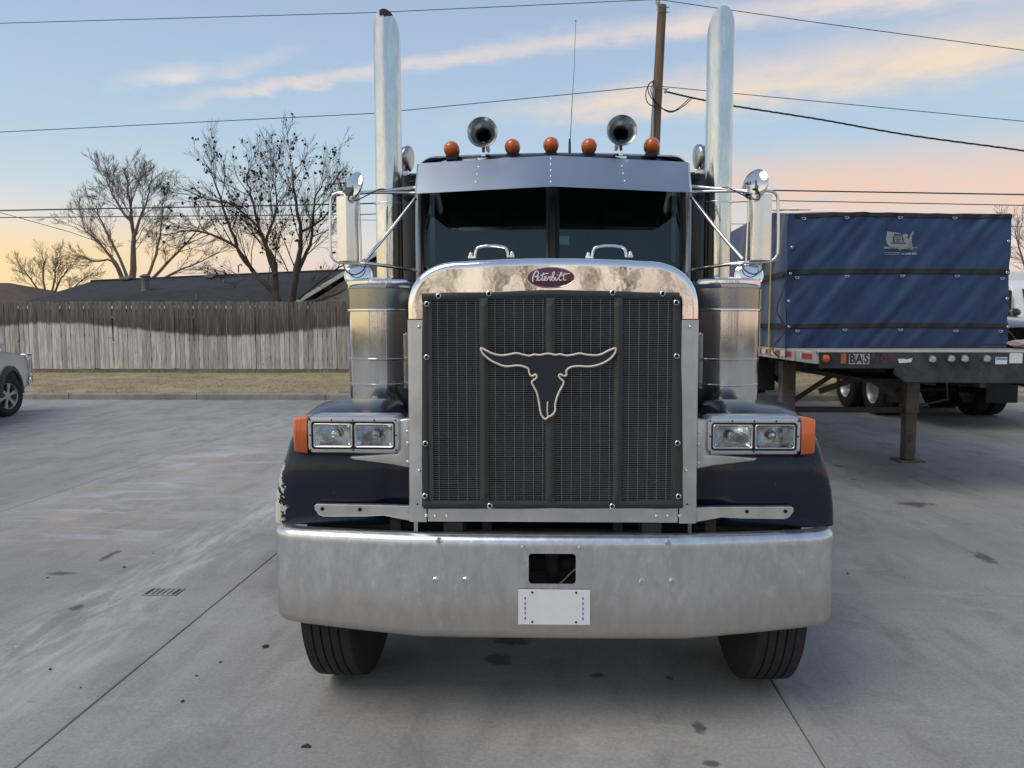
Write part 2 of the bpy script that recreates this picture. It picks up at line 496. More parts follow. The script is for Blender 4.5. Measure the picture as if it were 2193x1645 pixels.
simple('hole_black', (0.004, 0.004, 0.004), 0.9)
simple('visor_metal', (0.41, 0.45, 0.50), 0.30, 0.9, var=0.05, scale=3, rvar=0.02)

def amber(name, col, tr=0.25, rib=0):
    m, t, b, out = newmat(name)
    t.put(b.inputs['Base Color'], col)
    b.inputs['Roughness'].default_value = 0.22
    b.inputs['Coat Weight'].default_value = 0.6
    b.inputs['Subsurface Weight'].default_value = tr
    b.inputs['Subsurface Radius'].default_value = (0.02, 0.008, 0.002)
    b.inputs['Subsurface Scale'].default_value = 0.5
    if rib:
        x, y, z = t.sep(t.pos())
        t.put(b.inputs['Normal'], t.bump(t.math('SINE', t.math('MULTIPLY', z, rib)), 0.5, 0.002))
    return m
amber('amber_lens', (0.62, 0.135, 0.018))
amber('amber_marker', (0.60, 0.115, 0.008), tr=0.15)

def glass(name, tint=(0.75, 0.85, 0.83), ior=1.75, rough=0.02, wave=0.0, wscale=60, dim=1.0):
    m = bpy.data.materials.new(name); m.use_nodes = True
    t = NT(m.node_tree); t.n.clear(); MATS[name] = m
    out = t.new('ShaderNodeOutputMaterial')
    tr = t.new('ShaderNodeBsdfTransparent'); t.put(tr.inputs[0], tint)
    gl = t.new('ShaderNodeBsdfGlossy'); gl.inputs['Roughness'].default_value = rough
    t.put(gl.inputs[0], dim if hasattr(dim, '__len__') else (dim, dim, dim))
    fr = t.new('ShaderNodeFresnel'); fr.inputs[0].default_value = ior
    if wave > 0:
        nb = t.bump(t.noise(t.pos(), wscale, 2, 0.5), wave, 0.004)
        t.put(gl.inputs['Normal'], nb)
    mx = t.new('ShaderNodeMixShader')
    t.l.new(fr.outputs[0], mx.inputs[0]); t.l.new(tr.outputs[0], mx.inputs[1]); t.l.new(gl.outputs[0], mx.inputs[2])
    t.l.new(mx.outputs[0], out.inputs[0])
    return m
glass('windshield_glass', (0.55, 0.70, 0.70), 1.68, 0.015, 0.02, 4, (0.80, 1.0, 0.98))
glass('lamp_glass', (0.90, 0.92, 0.92), 1.45, 0.08, 0.9, 90)
simple('reflector', (0.72, 0.73, 0.72), 0.10, 1.0, bump=0.5, bdist=0.006, bscale=45, var=0.15, scale=30)
simple('pillar_metal', (0.30, 0.31, 0.32), 0.4, 0.8, var=0.1, scale=12)

def mesh_holes(name):
    """fine perforations of the intake band, too small to model one by one"""
    m, t, b, out = newmat(name)
    x, y, z = t.sep(t.pos())
    ang = t.math('ARCTAN2', t.math('SUBTRACT', y, 4.1), t.math('SUBTRACT', t.math('ABSOLUTE', x), 0.975))
    u = t.math('SINE', t.math('MULTIPLY', ang, 2 * PI * 18))
    v = t.math('SINE', t.math('MULTIPLY', z, 2 * PI / 0.0095))
    h = t.step(t.math('MULTIPLY', u, v), 0.0, 0.25)
    t.put(b.inputs['Base Color'], t.mix(h, (0.55, 0.55, 0.53), (0.02, 0.02, 0.02)))
    b.inputs['Metallic'].default_value = 1.0
    t.put(b.inputs['Roughness'], t.mapr(h, 0, 1, 0.22, 0.6))
    return m
mesh_holes('perforated')

def fender_paint():
    m, t, b, out = newmat('fender_paint')
    x, y, z = t.sep(t.pos())
    n1 = t.noise(t.pos(), 28, 7, 0.72)
    n2 = t.noise(t.pos(), 5, 5, 0.6)
    edge = t.step(t.math('ABSOLUTE', x), 1.10, 1.225)
    left = t.step(t.math('MULTIPLY', x, -1.0), 0.0, 0.1)
    lowz = t.math('SUBTRACT', 1.0, t.step(z, 1.13, 1.20))
    amt = t.math('MULTIPLY', t.math('MULTIPLY', edge, lowz), t.mapr(left, 0, 1, 0.40, 1.0))
    amt = t.math('MULTIPLY', amt, t.math('SUBTRACT', 1.0, t.step(y, 3.16, 3.22)))
    chip = t.step(t.math('ADD', n1, t.math('MULTIPLY', amt, 0.42)), 0.80, 0.83)
    chip = t.math('MULTIPLY', chip, t.step(amt, 0.05, 0.2))
    speck = t.step(t.noise(t.pos(), 45, 2, 0.5), 0.775, 0.79)
    chip = t.math('MAXIMUM', chip, t.math('MULTIPLY', speck, 0.45))
    c = t.mix(chip, t.mix(n2, (0.006, 0.011, 0.022), (0.009, 0.015, 0.030)), (0.62, 0.62, 0.54))
    t.put(b.inputs['Base Color'], c)
    t.put(b.inputs['Roughness'], t.mapr(chip, 0, 1, 0.22, 0.7))
    t.put(b.inputs['Coat Weight'], t.mapr(chip, 0, 1, 0.22, 0.0))
    b.inputs['Specular IOR Level'].default_value = 0.35
    b.inputs['Coat Roughness'].default_value = 0.06
    return m
fender_paint()

def bumper_metal():
    m, t, b, out = newmat('bumper_metal')
    p = t.pos(); x, y, z = t.sep(p)
    n1 = t.noise(t.scale(p, (3, 3, 1.2)), 6, 7, 0.7, 0.5)
    n2 = t.noise(t.scale(p, (2.2, 2.2, 1.3)), 11, 10, 0.78)
    dirt = t.math('SUBTRACT', 1.0, t.step(t.math('ADD', z, t.math('MULTIPLY', t.math('SUBTRACT', t.noise(p, 2.6, 5, 0.6), 0.5), 0.34)), 0.50, 0.66))
    c = t.mix(t.step(n1, 0.35, 0.68), (0.61, 0.63, 0.66), (0.75, 0.765, 0.785))
    c = t.mix(t.math('MULTIPLY', t.step(n2, 0.52, 0.66), 0.6), c, (0.90, 0.91, 0.91))
    c = t.mix(t.math('MULTIPLY', t.step(n2, 0.46, 0.34), 0.0), c, c)
    c = t.mix(t.math('MULTIPLY', t.step(t.noise(p, 34, 8, 0.8), 0.56, 0.72), 0.35), c, (0.46, 0.48, 0.50))
    scr = t.step(t.noise(t.scale(p, (40, 40, 2.5)), 2.0, 4, 0.7), 0.66, 0.74)
    c = t.mix(t.math('MULTIPLY', scr, 0.4), c, (0.90, 0.90, 0.89))
    c = t.mix(t.math('MULTIPLY', dirt, 0.60), c, (0.47, 0.42, 0.35))
    t.put(b.inputs['Base Color'], c)
    b.inputs['Metallic'].default_value = 1.0
    r = t.mapr(n2, 0.3, 0.7, 0.28, 0.42)
    r = t.math('ADD', r, t.math('MULTIPLY', dirt, 0.14))
    t.put(b.inputs['Roughness'], r)
    t.put(b.inputs['Normal'], t.bump(t.noise(p, 3.0, 3, 0.5), 0.05, 0.01))
    return m
bumper_metal()
def stack_metal():
    m, t, b, out = newmat('stack_metal')
    p = t.pos(); x, y, z = t.sep(p)
    n1 = t.noise(t.scale(p, (4, 4, 0.9)), 7, 7, 0.7)
    sp = t.step(t.noise(p, 55, 3, 0.6), 0.66, 0.72)
    up = t.step(z, 2.65, 2.72)
    c = t.mix(t.step(n1, 0.35, 0.7), (0.60, 0.62, 0.60), (0.76, 0.77, 0.74))
    c = t.mix(t.math('MULTIPLY', t.math('MULTIPLY', sp, up), 0.35), c, (0.30, 0.32, 0.32))
    pa_ = t.math('ADD', z, t.math('MULTIPLY', t.math('SUBTRACT', t.noise(p, 22, 4, 0.6), 0.5), 0.05))
    pa_ = t.step(t.math('ADD', pa_, t.math('MULTIPLY', t.math('ABSOLUTE', t.math('ADD', x, 1.125)), -0.25)), 3.786, 3.790)
    pa_ = t.math('MULTIPLY', pa_, t.math('MULTIPLY', t.step(x, -1.175, -1.165), t.math('SUBTRACT', 1.0, t.step(x, 0.0, 0.1))))
    c = t.mix(pa_, c, (0.035, 0.016, 0.013))
    t.put(b.inputs['Base Color'], c)
    t.put(b.inputs['Metallic'], t.math('SUBTRACT', 1.0, pa_))
    t.put(b.inputs['Roughness'], t.math('ADD', t.mapr(up, 0, 1, 0.05, 0.13), t.math('MULTIPLY', n1, 0.08)))
    return m
stack_metal()

# ================================================================== THE SETTING
simple('earth', (0.10, 0.085, 0.055), 0.95, var=0.3, scale=0.6)
simple('joint_fill', (0.07, 0.067, 0.062), 0.95, var=0.2, scale=6)
concrete('concrete')
concrete('kerb_concrete', (0.29, 0.275, 0.25), False)
simple('dry_turf', (0.36, 0.285, 0.165), 0.95, var=0.35, scale=2.2, dirt=(0.15, 0.125, 0.085), dirtamt=0.7, bump=0.4, bdist=0.03, bscale=14)

g = MB()
ng = 48
g.add([(900 * math.cos(2 * PI * k / ng), 900 * math.sin(2 * PI * k / ng), -0.09) for k in range(ng)], [tuple(range(ng))])
tag(g.build('ground', MATS['earth']), kind='structure')

lot = MB()
lot.add([(-42, -32, -0.014), (46, -32, -0.014), (46, 16.40, -0.014), (-42, 16.40, -0.014)], [(0, 1, 2, 3)])
lot = tag(lot.build('concrete_lot', MATS['joint_fill']), kind='structure')
xs = [-5.10 - 3.05 * k for k in range(11, 0, -1)] + [-5.10, -2.08, 1.06, 4.06] + [4.06 + 3.05 * k for k in range(1, 13)]
ys = [-31.85, -22.75, -13.65, -9.1, -4.55, 0.0, 4.49, 9.02, 13.55, 16.40]
for i in range(len(xs) - 1):
    for j in range(len(ys) - 1):
        gp = 0.0032
        s = MB().box(xs[i] + gp, xs[i + 1] - gp, ys[j] + gp, ys[j + 1] - gp, -0.08, 0.0)
        s.build('slab', MATS['concrete'], lot, bevel=0.004, bseg=1)

# kerb with its joints, and the dry lawn strip rising behind it
kerb = MB().box(-42, 46, 16.43, 16.60, -0.08, 0.10)
kerb = tag(kerb.build('kerb', MATS['joint_fill']), kind='structure')
kx = -41.9
while kx < 45:
    kl = 3.05 if random.random() < 0.8 else 1.5
    prof = [(16.405, -0.06), (16.415, 0.115), (16.44, 0.142), (16.60, 0.15), (16.60, -0.06)]
    c = MB().prism([(kx + 0.006, a, b) for a, b in prof], (kl - 0.012, 0, 0))
    c.build('kerb_stone', MATS['kerb_concrete'], kerb, bevel=0.006, bseg=1)
    kx += kl
FENCE_Y = 21.0
def lawn_z(x, y):
    t = min(max((y - 16.6) / (FENCE_Y - 16.6), 0), 1)
    return 0.135 + 0.215 * t + 0.02 * mnoise.noise(Vector((x * 0.5, y * 0.7, 0)))
rows = []
for j in range(10):
    yy = 16.6 + (FENCE_Y + 3.0 - 16.6) * j / 9
    rows.append([(-42 + 88 * i / 90, yy, lawn_z(-42 + 88 * i / 90, yy)) for i in range(91)])
lawn = MB().loft(rows)
tag(lawn.build('lawn_strip', MATS['dry_turf'], smooth=60), kind='structure')
fl = MB(); fl.add([(-150, 23.9, 0.34), (160, 23.9, 0.34), (160, 140, 0.34), (-150, 140, 0.34)], [(0, 1, 2, 3)])
tag(fl.build('back_yards', MATS['dry_turf']), kind='structure')

# dry grass blades
rs = np.random.RandomState(3)
nb = 52000
bx = rs.uniform(-19, 9.5, nb); by = 16.62 + (FENCE_Y - 16.7) * rs.uniform(0, 1, nb)
V, F = [], []
for i in range(nb):
    x, y = bx[i], by[i]
    cl = mnoise.noise(Vector((x * 0.7, y * 1.1, 4)))
    if cl < -0.28 and rs.rand() < 0.75: continue
    z = lawn_z(x, y) - 0.004
    h = rs.uniform(0.015, 0.045) * (1.0 + 0.5 * cl); a = rs.uniform(0, PI); wd = rs.uniform(0.003, 0.006)
    lx, ly = rs.normal(0, 0.028, 2)
    o = len(V)
    V += [(x - wd * math.cos(a), y - wd * math.sin(a), z), (x + wd * math.cos(a), y + wd * math.sin(a), z), (x + lx, y + ly, z + h)]
    F.append((o, o + 1, o + 2))
for i in range(9000):
    edge_f = rs.rand() < 0.6
    x = rs.uniform(-19, 9.5); y = FENCE_Y - 0.02 - abs(rs.normal(0, 0.06)) if edge_f else 16.60 + abs(rs.normal(0, 0.05))
    if mnoise.noise(Vector((x * 1.8, 3.0 if edge_f else 9.0, 0))) < -0.05: continue
    z = lawn_z(x, y) - 0.004
    h = rs.uniform(0.03, 0.13 if edge_f else 0.07); a = rs.uniform(0, PI); wd = rs.uniform(0.003, 0.006)
    lx, ly = rs.normal(0, 0.035, 2)
    o = len(V)
    V += [(x - wd * math.cos(a), y - wd * math.sin(a), z), (x + wd * math.cos(a), y + wd * math.sin(a), z), (x + lx, y + ly - (0.0 if edge_f else 0.05), z + h)]
    F.append((o, o + 1, o + 2))
m, t, b, out = newmat('dry_blade')
n1 = t.noise(t.pos(), 1.3, 5, 0.7); n2 = t.noise(t.pos(), 40, 2, 0.5)
c = t.mix(t.step(n1, 0.35, 0.65), (0.33, 0.26, 0.15), (0.56, 0.455, 0.285))
t.put(b.inputs['Base Color'], t.mix(t.math('MULTIPLY', n2, 0.4), c, (0.20, 0.17, 0.10)))
b.inputs['Roughness'].default_value = 0.9
me = bpy.data.meshes.new('dry_grass'); me.from_pydata(V, [], F); me.materials.append(m)
tag(link('dry_grass', me), 'short dry yellow grass on the strip between kerb and fence', 'grass', kind='stuff')

# ------------------------------------------------------------------ picket fence
def fence_wood():
    m, t, b, out = newmat('fence_wood')
    p = t.pos(); x, y, z = t.sep(p)
    rnd = t.rnd()
    pv = t.vmath('ADD', t.scale(p, (14, 14, 1.1)), t.comb(t.math('MULTIPLY', rnd, 70), 0.0, t.math('MULTIPLY', rnd, 33)))
    grain = t.noise(pv, 1.6, 6, 0.65, 0.6)
    knot = t.step(t.noise(t.vmath('ADD', t.scale(p, (5, 5, 2.0)), t.comb(0.0, 0.0, t.math('MULTIPLY', rnd, 50))), 2.0, 3, 0.5), 0.66, 0.72)
    tint = t.mapr(t.math('FRACT', t.math('MULTIPLY', rnd, 7.31)), 0, 1, 0.66, 1.22)
    c = t.mix(t.step(grain, 0.32, 0.68), (0.37, 0.335, 0.29), (0.68, 0.645, 0.58))
    c = t.mix(1.0, c, t.comb(tint, tint, tint), 'MULTIPLY')
    c = t.mix(t.math('MULTIPLY', knot, 0.7), c, (0.10, 0.08, 0.065))
    # weathering stain on the upper part with a wavy lower limit
    lim = t.math('SUBTRACT', 1.60, t.math('MULTIPLY', t.math('COSINE', t.math('MULTIPLY', t.math('ADD', x, 9.7), 0.60)), 0.19))
    lim = t.math('ADD', lim, t.math('MULTIPLY', t.math('SUBTRACT', t.noise(t.scale(p, (0.8, 1, 1)), 1.2, 4, 0.6), 0.5), 0.10))
    lim = t.math('ADD', lim, t.math('MULTIPLY', t.math('SUBTRACT', rnd, 0.5), 0.05))
    lim = t.math('SUBTRACT', lim, t.math('MULTIPLY', grain, 0.08))
    up = t.step(z, lim, t.math('ADD', lim, 0.13))
    dk = t.mix(t.step(grain, 0.3, 0.7), (0.034, 0.028, 0.022), (0.120, 0.098, 0.076))
    fade = t.mapr(z, 1.7, 2.45, 0.96, 0.80)
    c = t.mix(t.math('MULTIPLY', up, fade), c, dk)
    t.put(b.inputs['Base Color'], c)
    b.inputs['Roughness'].default_value = 0.9
    t.put(b.inputs['Normal'], t.bump(grain, 0.5, 0.006))
    return m
fence_wood()
simple('old_plank', (0.17, 0.155, 0.13), 0.9, var=0.35, scale=5, stretch=(0.3, 1, 6), objvar=0.2)
fence = empty('picket_fence', (-5, FENCE_Y, 0.3), 'weathered grey wooden picket fence with dark stained upper half behind the dry grass', 'fence')
pk = []
for q in range(6):
    rr = random.Random(q)
    wd = 0.0645 + rr.uniform(-0.004, 0.002); ht = 1.995 + rr.uniform(-0.012, 0.012)
    ce = 0.022 + rr.uniform(-0.004, 0.006); bow = rr.uniform(-0.006, 0.006)
    L = [(-wd, 0), (-wd + bow, ht * 0.5), (-wd, ht - 0.03), (-wd + ce, ht), (wd - ce, ht), (wd, ht - 0.03), (wd + bow, ht * 0.5), (wd, 0)]
    pk.append(MB().prism([(a, 0, b) for a, b in L], (0, 0.017, 0)).mesh('picket', MATS['fence_wood'], bevel=0.003, bseg=1))
x = -23.5; i = 0
while x < 13.5:
    zf = 0.457 + 0.008 * math.sin(x * 0.9)
    o = link('picket', pk[random.randrange(6)], fence, loc=(x, FENCE_Y + random.uniform(-0.006, 0.006), zf + random.uniform(-0.012, 0.012)),
             rot=(random.uniform(-0.006, 0.006), random.uniform(-0.006, 0.006), random.uniform(-0.05, 0.05)))
    x += 0.1425 + random.uniform(-0.003, 0.004)
x = -23.5
while x < 13.5:
    MB().box(x, x + 2.43, FENCE_Y - 0.006, FENCE_Y + 0.03, 0.26, 0.452 + random.uniform(-0.012, 0.0)).build('kickboard', MATS['old_plank'], fence, bevel=0.004, bseg=1)
    MB().box(x - 0.05, x + 0.05, FENCE_Y + 0.07, FENCE_Y + 0.17, 0.0, 2.30).build('post', MATS['old_plank'], fence)
    for zz in (0.75, 1.45, 2.2):
        MB().box(x, x + 2.43, FENCE_Y + 0.025, FENCE_Y + 0.065, zz - 0.045, zz + 0.045).build('rail', MATS['old_plank'], fence)
    x += 2.44

# ------------------------------------------------------------------ houses behind the fence
def shingles(name, c1, c2, sx=3.2):
    m, t, b, out = newmat(name)
    p = t.pos(); x, y, z = t.sep(p)
    br = t.new('ShaderNodeTexBrick')
    t.put(br.inputs['Vector'], t.comb(x, t.math('MULTIPLY', t.math('ADD', y, z), 1.0), 0.0))
    br.inputs['Scale'].default_value = 1.0
    br.inputs['Brick Width'].default_value = 0.32; br.inputs['Row Height'].default_value = 0.17
    br.inputs['Mortar Size'].default_value = 0.014; br.inputs['Mortar Smooth'].default_value = 0.3
    t.put(br.inputs['Color1'], c1); t.put(br.inputs['Color2'], c2); t.put(br.inputs['Mortar'], tuple(v * 0.45 for v in c1))
    n = t.noise(p, 1.1, 6, 0.7)
    c = t.mix(t.math('MULTIPLY', t.step(n, 0.4, 0.75), 0.4), br.outputs[0], tuple(v * 0.55 for v in c1))
    t.put(b.inputs['Base Color'], c); b.inputs['Roughness'].default_value = 0.92
    t.put(b.inputs['Normal'], t.bump(br.outputs['Fac'], 0.6, 0.02))
    return m
shingles('shingle_grey', (0.026, 0.028, 0.033), (0.046, 0.047, 0.052))
shingles('shingle_brown', (0.095, 0.060, 0.045), (0.13, 0.085, 0.062))
simple('siding', (0.46, 0.44, 0.40), 0.7, var=0.1, scale=3, stretch=(0.5, 1, 12))
simple('brickish', (0.24, 0.13, 0.09), 0.85, var=0.2, scale=8)
simple('trim_white', (0.72, 0.72, 0.70), 0.6, var=0.06, scale=5)
simple('vent_metal', (0.16, 0.17, 0.16), 0.5, 0.6, var=0.2, scale=6)
simple('dark_glass', (0.02, 0.025, 0.03), 0.08)

def gable_house(name, label, x0, x1, y0, y1, ze, zr, roofm, wallm, over=0.45, cat='house', zr2=None):
    h = empty(name, ((x0 + x1) / 2, (y0 + y1) / 2, 0.34), label, cat)
    ym = (y0 + y1) / 2
    zr2 = zr if zr2 is None else zr2
    MB().box(x0, x1, y0, y1, 0.3, ze).build('wall', wallm, h)
    k = (zr - ze) / (ym - y0)
    for xx in (x0 + 0.02, x1 - 0.14):
        MB().prism([(xx, y0, ze + 0.002), (xx, y1, ze + 0.002), (xx, ym, (zr if xx < x1 - 1 else zr2) - 0.02)], (0.12, 0, 0)).build('gable_wall', wallm, h)
    th = 0.10
    a = over
    roof = MB()
    for s in (-1, 1):
        ye = (y0 - a) if s < 0 else (y1 + a)
        zl, zr_ = ze - k * a, 0
        roof.add([(x0 - a, ye, zl + th), (x1 + a, ye, zl + th), (x1 + a, ym, zr2 + th), (x0 - a, ym, zr + th),
                  (x0 - a, ye, zl), (x1 + a, ye, zl), (x1 + a, ym, zr2), (x0 - a, ym, zr)],
                 [(0, 1, 2, 3), (7, 6, 5, 4), (0, 4, 5, 1), (1, 5, 6, 2), (3, 7, 4, 0)])
    roof = roof.build('roof', roofm, h)
    MB().tube([(x0 - a, ym, zr + th + 0.01), (x1 + a, ym, zr2 + th + 0.01)], 0.06, 8).build('ridge_cap', roofm, roof)
    f = MB()
    f.box(x0 - a, x1 + a, y0 - a - 0.035, y0 - a - 0.005, ze - k * a - 0.10, ze - k * a + 0.07)
    f.build('fascia', MATS['trim_white'], h)
    for xx in (x0 + 2.0, x0 + 5.2):
        if xx < x1 - 1.2:
            wn = MB().box(xx, xx + 1.1, y0 - 0.04, y0 - 0.01, 1.1, 2.1).build('window', MATS['trim_white'], h)
            MB().box(xx + 0.07, xx + 1.03, y0 - 0.055, y0 - 0.045, 1.17, 2.03).build('pane', MATS['dark_glass'], wn)
    return h, roof
RX0 = at(195, 600, 30.2).x + 0.45
RZ0 = at(195, 603, 30.2).z - 0.1
RZ1 = RZ0 + (at(735, 580, 30.2).z - 0.1 - RZ0) * (-5.05 - RX0) / (at(735, 580, 30.2).x - RX0)
hA, roofA = gable_house('bungalow', 'low house with a dark grey shingle roof and a round metal flue', RX0, -5.5, 26.2, 34.2, 2.52, RZ0, MATS['shingle_grey'], MATS['siding'], zr2=RZ1)
def roof_at(px, py):
    # place on the front slope of the low house
    for Y in np.linspace(25.6, 30.2, 200):
        p = at(px, py, Y)
        u = (p.x - RX0 + 0.45) / (-5.05 - RX0 + 0.45)
        zz = 2.52 + 0.1 + (RZ0 + (RZ1 - RZ0) * u - 2.52) / 4.0 * (Y - 26.2)
        if zz >= p.z: return p
    return at(px, py, 29)
p = roof_at(312, 628)
fl = MB().lathe([(0.17, -0.05), (0.16, 0.12), (0.13, 0.14), (0.13, 0.50), (0.155, 0.52), (0.155, 0.62)], p, seg=16)
fl.build('flue_pipe', MATS['vent_metal'], roofA, smooth=40)
MB().lathe([(0.19, 0.62), (0.20, 0.66), (0.06, 0.74), (0.0, 0.75)], p, seg=16).build('flue_cap', MATS['vent_metal'], roofA, smooth=40)
for (qx, qy, hh, rr) in ((480, 612, 0.28, 0.035), (422, 644, 0.30, 0.04)):
    p = roof_at(qx, qy)
    MB().lathe([(rr * 1.6, -0.04), (rr, 0.03), (rr, hh), (0, hh)], p, seg=10).build('vent_pipe', MATS['vent_metal'], roofA, smooth=40)
for (qx, qy) in ((272, 600), (452, 596)):
    p = roof_at(qx, qy)
    MB().prism([(p.x - 0.2, p.y - 0.25, p.z + 0.0), (p.x - 0.2, p.y + 0.2, p.z + 0.12), (p.x - 0.2, p.y + 0.2, p.z + 0.2), (p.x - 0.2, p.y - 0.25, p.z + 0.08)], (0.4, 0, 0)).build('roof_vent', MATS['vent_metal'], roofA, bevel=0.01)
p = at(511, 584, 30.3)
MB().tube([p, p + Vector((0, 0, 0.30)), p + Vector((0.10, 0, 0.36)), p + Vector((0.16, 0, 0.28))], 0.03, 8).build('vent_elbow', MATS['vent_metal'], roofA, smooth=50)

hB = empty('brown_roofed_house', (-32, 40, 0.34), 'low house with a brown shingle roof beyond the fence', 'house')
be, br_ = at(72, 646, 36.0), at(20, 606, 41.0)
MB().box(-44, be.x - 0.5, 36.5, 45.5, 0.3, be.z - 0.05).build('wall', MATS['brickish'], hB)
MB().add([(-45, 36, be.z), (be.x, 36, be.z), (br_.x, 41, br_.z), (-45, 41, br_.z), (be.x, 46, be.z), (-45, 46, be.z)], [(0, 1, 2, 3), (1, 4, 2), (4, 5, 3, 2)]).build('roof', MATS['shingle_brown'], hB, solid=0.1)
MB().box(-45, be.x + 0.02, 35.95, 35.99, be.z - 0.16, be.z + 0.02).build('fascia', MATS['brickish'], hB)
wn = MB().box(-34, -32.6, 36.44, 36.48, 1.2, 2.1).build('window', MATS['trim_white'], hB)
MB().box(-33.92, -32.68, 36.42, 36.435, 1.28, 2.02).build('pane', MATS['dark_glass'], wn)

# pale house whose white gable end faces the lot
hC = empty('gabled_house', (-6.2, 25.6, 0.34), 'pale house with white gable rake board beside the leaning tree', 'house')
gx0, gx1, gxm, gy0, gy1, gze, gzr = -8.75, -3.4, -6.1, 24.6, 29.5, 2.62, 4.2
MB().box(gx0 + 0.25, gx1 - 0.25, gy0 + 0.5, gy1 - 0.3, 0.3, gze).build('wall', MATS['siding'], hC)
MB().prism([(gx0 + 0.25, gy0 + 0.5, gze + 0.003), (gx1 - 0.25, gy0 + 0.5, gze + 0.003), (gxm, gy0 + 0.5, gzr - 0.06)], (0, 0.1, 0)).build('gable_wall', MATS['siding'], hC)
rf = MB()
for (xa, xb) in ((gx0 - 0.15, gxm), (gx1 + 0.15, gxm)):
    za = gze - 0.09
    rf.prism([(xa, gy0, za), (xb, gy0, gzr), (xb, gy0, gzr + 0.1), (xa, gy0, za + 0.1)], (0, gy1 - gy0, 0))
rf.build('roof', MATS['shingle_grey'], hC)
for (xa, xb) in ((gx0 - 0.17, gxm), (gx1 + 0.17, gxm)):
    za = gze - 0.10
    MB().prism([(xa, gy0 - 0.03, za - 0.06), (xb, gy0 - 0.03, gzr - 0.06), (xb, gy0 - 0.03, gzr + 0.09), (xa, gy0 - 0.03, za + 0.09)], (0, 0.025, 0)).build('rake_board', MATS['trim_white'], hC)

# ------------------------------------------------------------------ bare trees
simple('bark', (0.075, 0.060, 0.048), 0.95, var=0.3, scale=6, stretch=(1, 1, 0.25), bump=0.5, bdist=0.02, bscale=9)
simple('bark_pale', (0.185, 0.145, 0.108), 0.95, var=0.25, scale=6, stretch=(1, 1, 0.25))
simple('twig', (0.085, 0.063, 0.045), 0.95, var=0.25, scale=3)
simple('pod', (0.020, 0.017, 0.014), 0.9, var=0.3, scale=20)
def branch_path(p, d, L, n, jit, trop, rng):
    pts = [p.copy()]
    d = d.normalized()
    for i in range(n):
        d = (d + Vector((rng.gauss(0, jit), rng.gauss(0, jit), rng.gauss(0, jit) + trop))).normalized()
        pts.append(pts[-1] + d * (L / n))
    return pts
def bare_tree(name, label, cat, limbs, seed, levels=3, per=7, len0=2.2, mt='bark', mtw='twig', pods=0, group=None, ang=0.75, trop=0.06, start=0.25, ratio=0.55, rmin=0.006, jit=0.09):
    rng = random.Random(seed)
    base = limbs[0][0][0]
    T = empty(name, base, label, cat, group)
    trunk, crown = MB(), MB()
    tips = []
    def kids(pts, rads, L, lev):
        if lev > levels: return
        n = per if lev == 1 else max(4, per // 2 + 2 - lev // 2)
        m = len(pts) - 1
        for k in range(n):
            f = start + (1 - start) * (k + rng.random()) / n
            s = f * m; i = min(int(s), m - 1); u = s - i
            p = pts[i].lerp(pts[i + 1], u); r = rads[i] + (rads[i + 1] - rads[i]) * u
            t = (pts[i + 1] - pts[i]).normalized()
            side = Vector((rng.gauss(0, 1), rng.gauss(0, 1), rng.gauss(0, 0.5)))
            side = (side - t * side.dot(t)).normalized()
            a = ang * rng.uniform(0.6, 1.25)
            d = t * math.cos(a) + side * math.sin(a)
            l2 = L * rng.uniform(0.55, 1.1) * (1.0 - 0.45 * f)
            if l2 < 0.15: continue
            r2 = max(min(r * 0.5, 0.0095 * l2 + 0.003), rmin)
            ns = 5 if lev < 3 else 3
            path = branch_path(p, d, l2, ns, jit, trop, rng)
            rd = [max(r2 * (1 - 0.75 * q / ns), rmin * 0.7) for q in range(ns + 1)]
            (trunk if lev == 1 else crown).tube(path, rd, 5 if lev == 1 else 3, caps=False)
            if lev >= levels - 1: tips.append((path[-1], path[-2]))
            kids(path, rd, l2 * ratio, lev + 1)
    for pts, r0, r1, L in limbs:
        cp = catmull(pts, 4)
        n = len(cp)
        for q in range(n):
            cp[q] = cp[q] + Vector((rng.gauss(0, 0.015), rng.gauss(0, 0.03), 0)) * (1 if q else 0)
        rd = [r0 + (r1 - r0) * (q / (n - 1)) ** 0.6 for q in range(n)]
        trunk.tube(cp, rd, 9)
        kids(cp, rd, L, 1)
    trunk.build('trunk', MATS[mt], T, smooth=60)
    cw = crown.build('crown', MATS[mtw], T)
    if pods:
        pm = MB()
        tt = rng.sample(tips, min(pods, len(tips)))
        for a, b in tt:
            for _ in range(rng.choice((1, 1, 2, 3))):
                c = a.lerp(b, rng.random() * 0.5) + Vector((rng.gauss(0, 0.03), rng.gauss(0, 0.03), rng.gauss(0, 0.03)))
                s = rng.uniform(0.018, 0.042)
                pm.ball(c, (s, s, s * rng.uniform(0.8, 1.5)), 6, 4)
        tag(pm.build('seed_pods', MATS['pod'], cw), kind='stuff')
    return T
def pl(pts, Y, dep=None):
    n = len(pts)
    return [at(x, y, Y + (dep[i] if dep else 0.0)) for i, (x, y) in enumerate(pts)]
YA = 23.4
def lower(pts): return [(x, y if y > 440 else 440 + (y - 440) * 0.66) for x, y in pts]
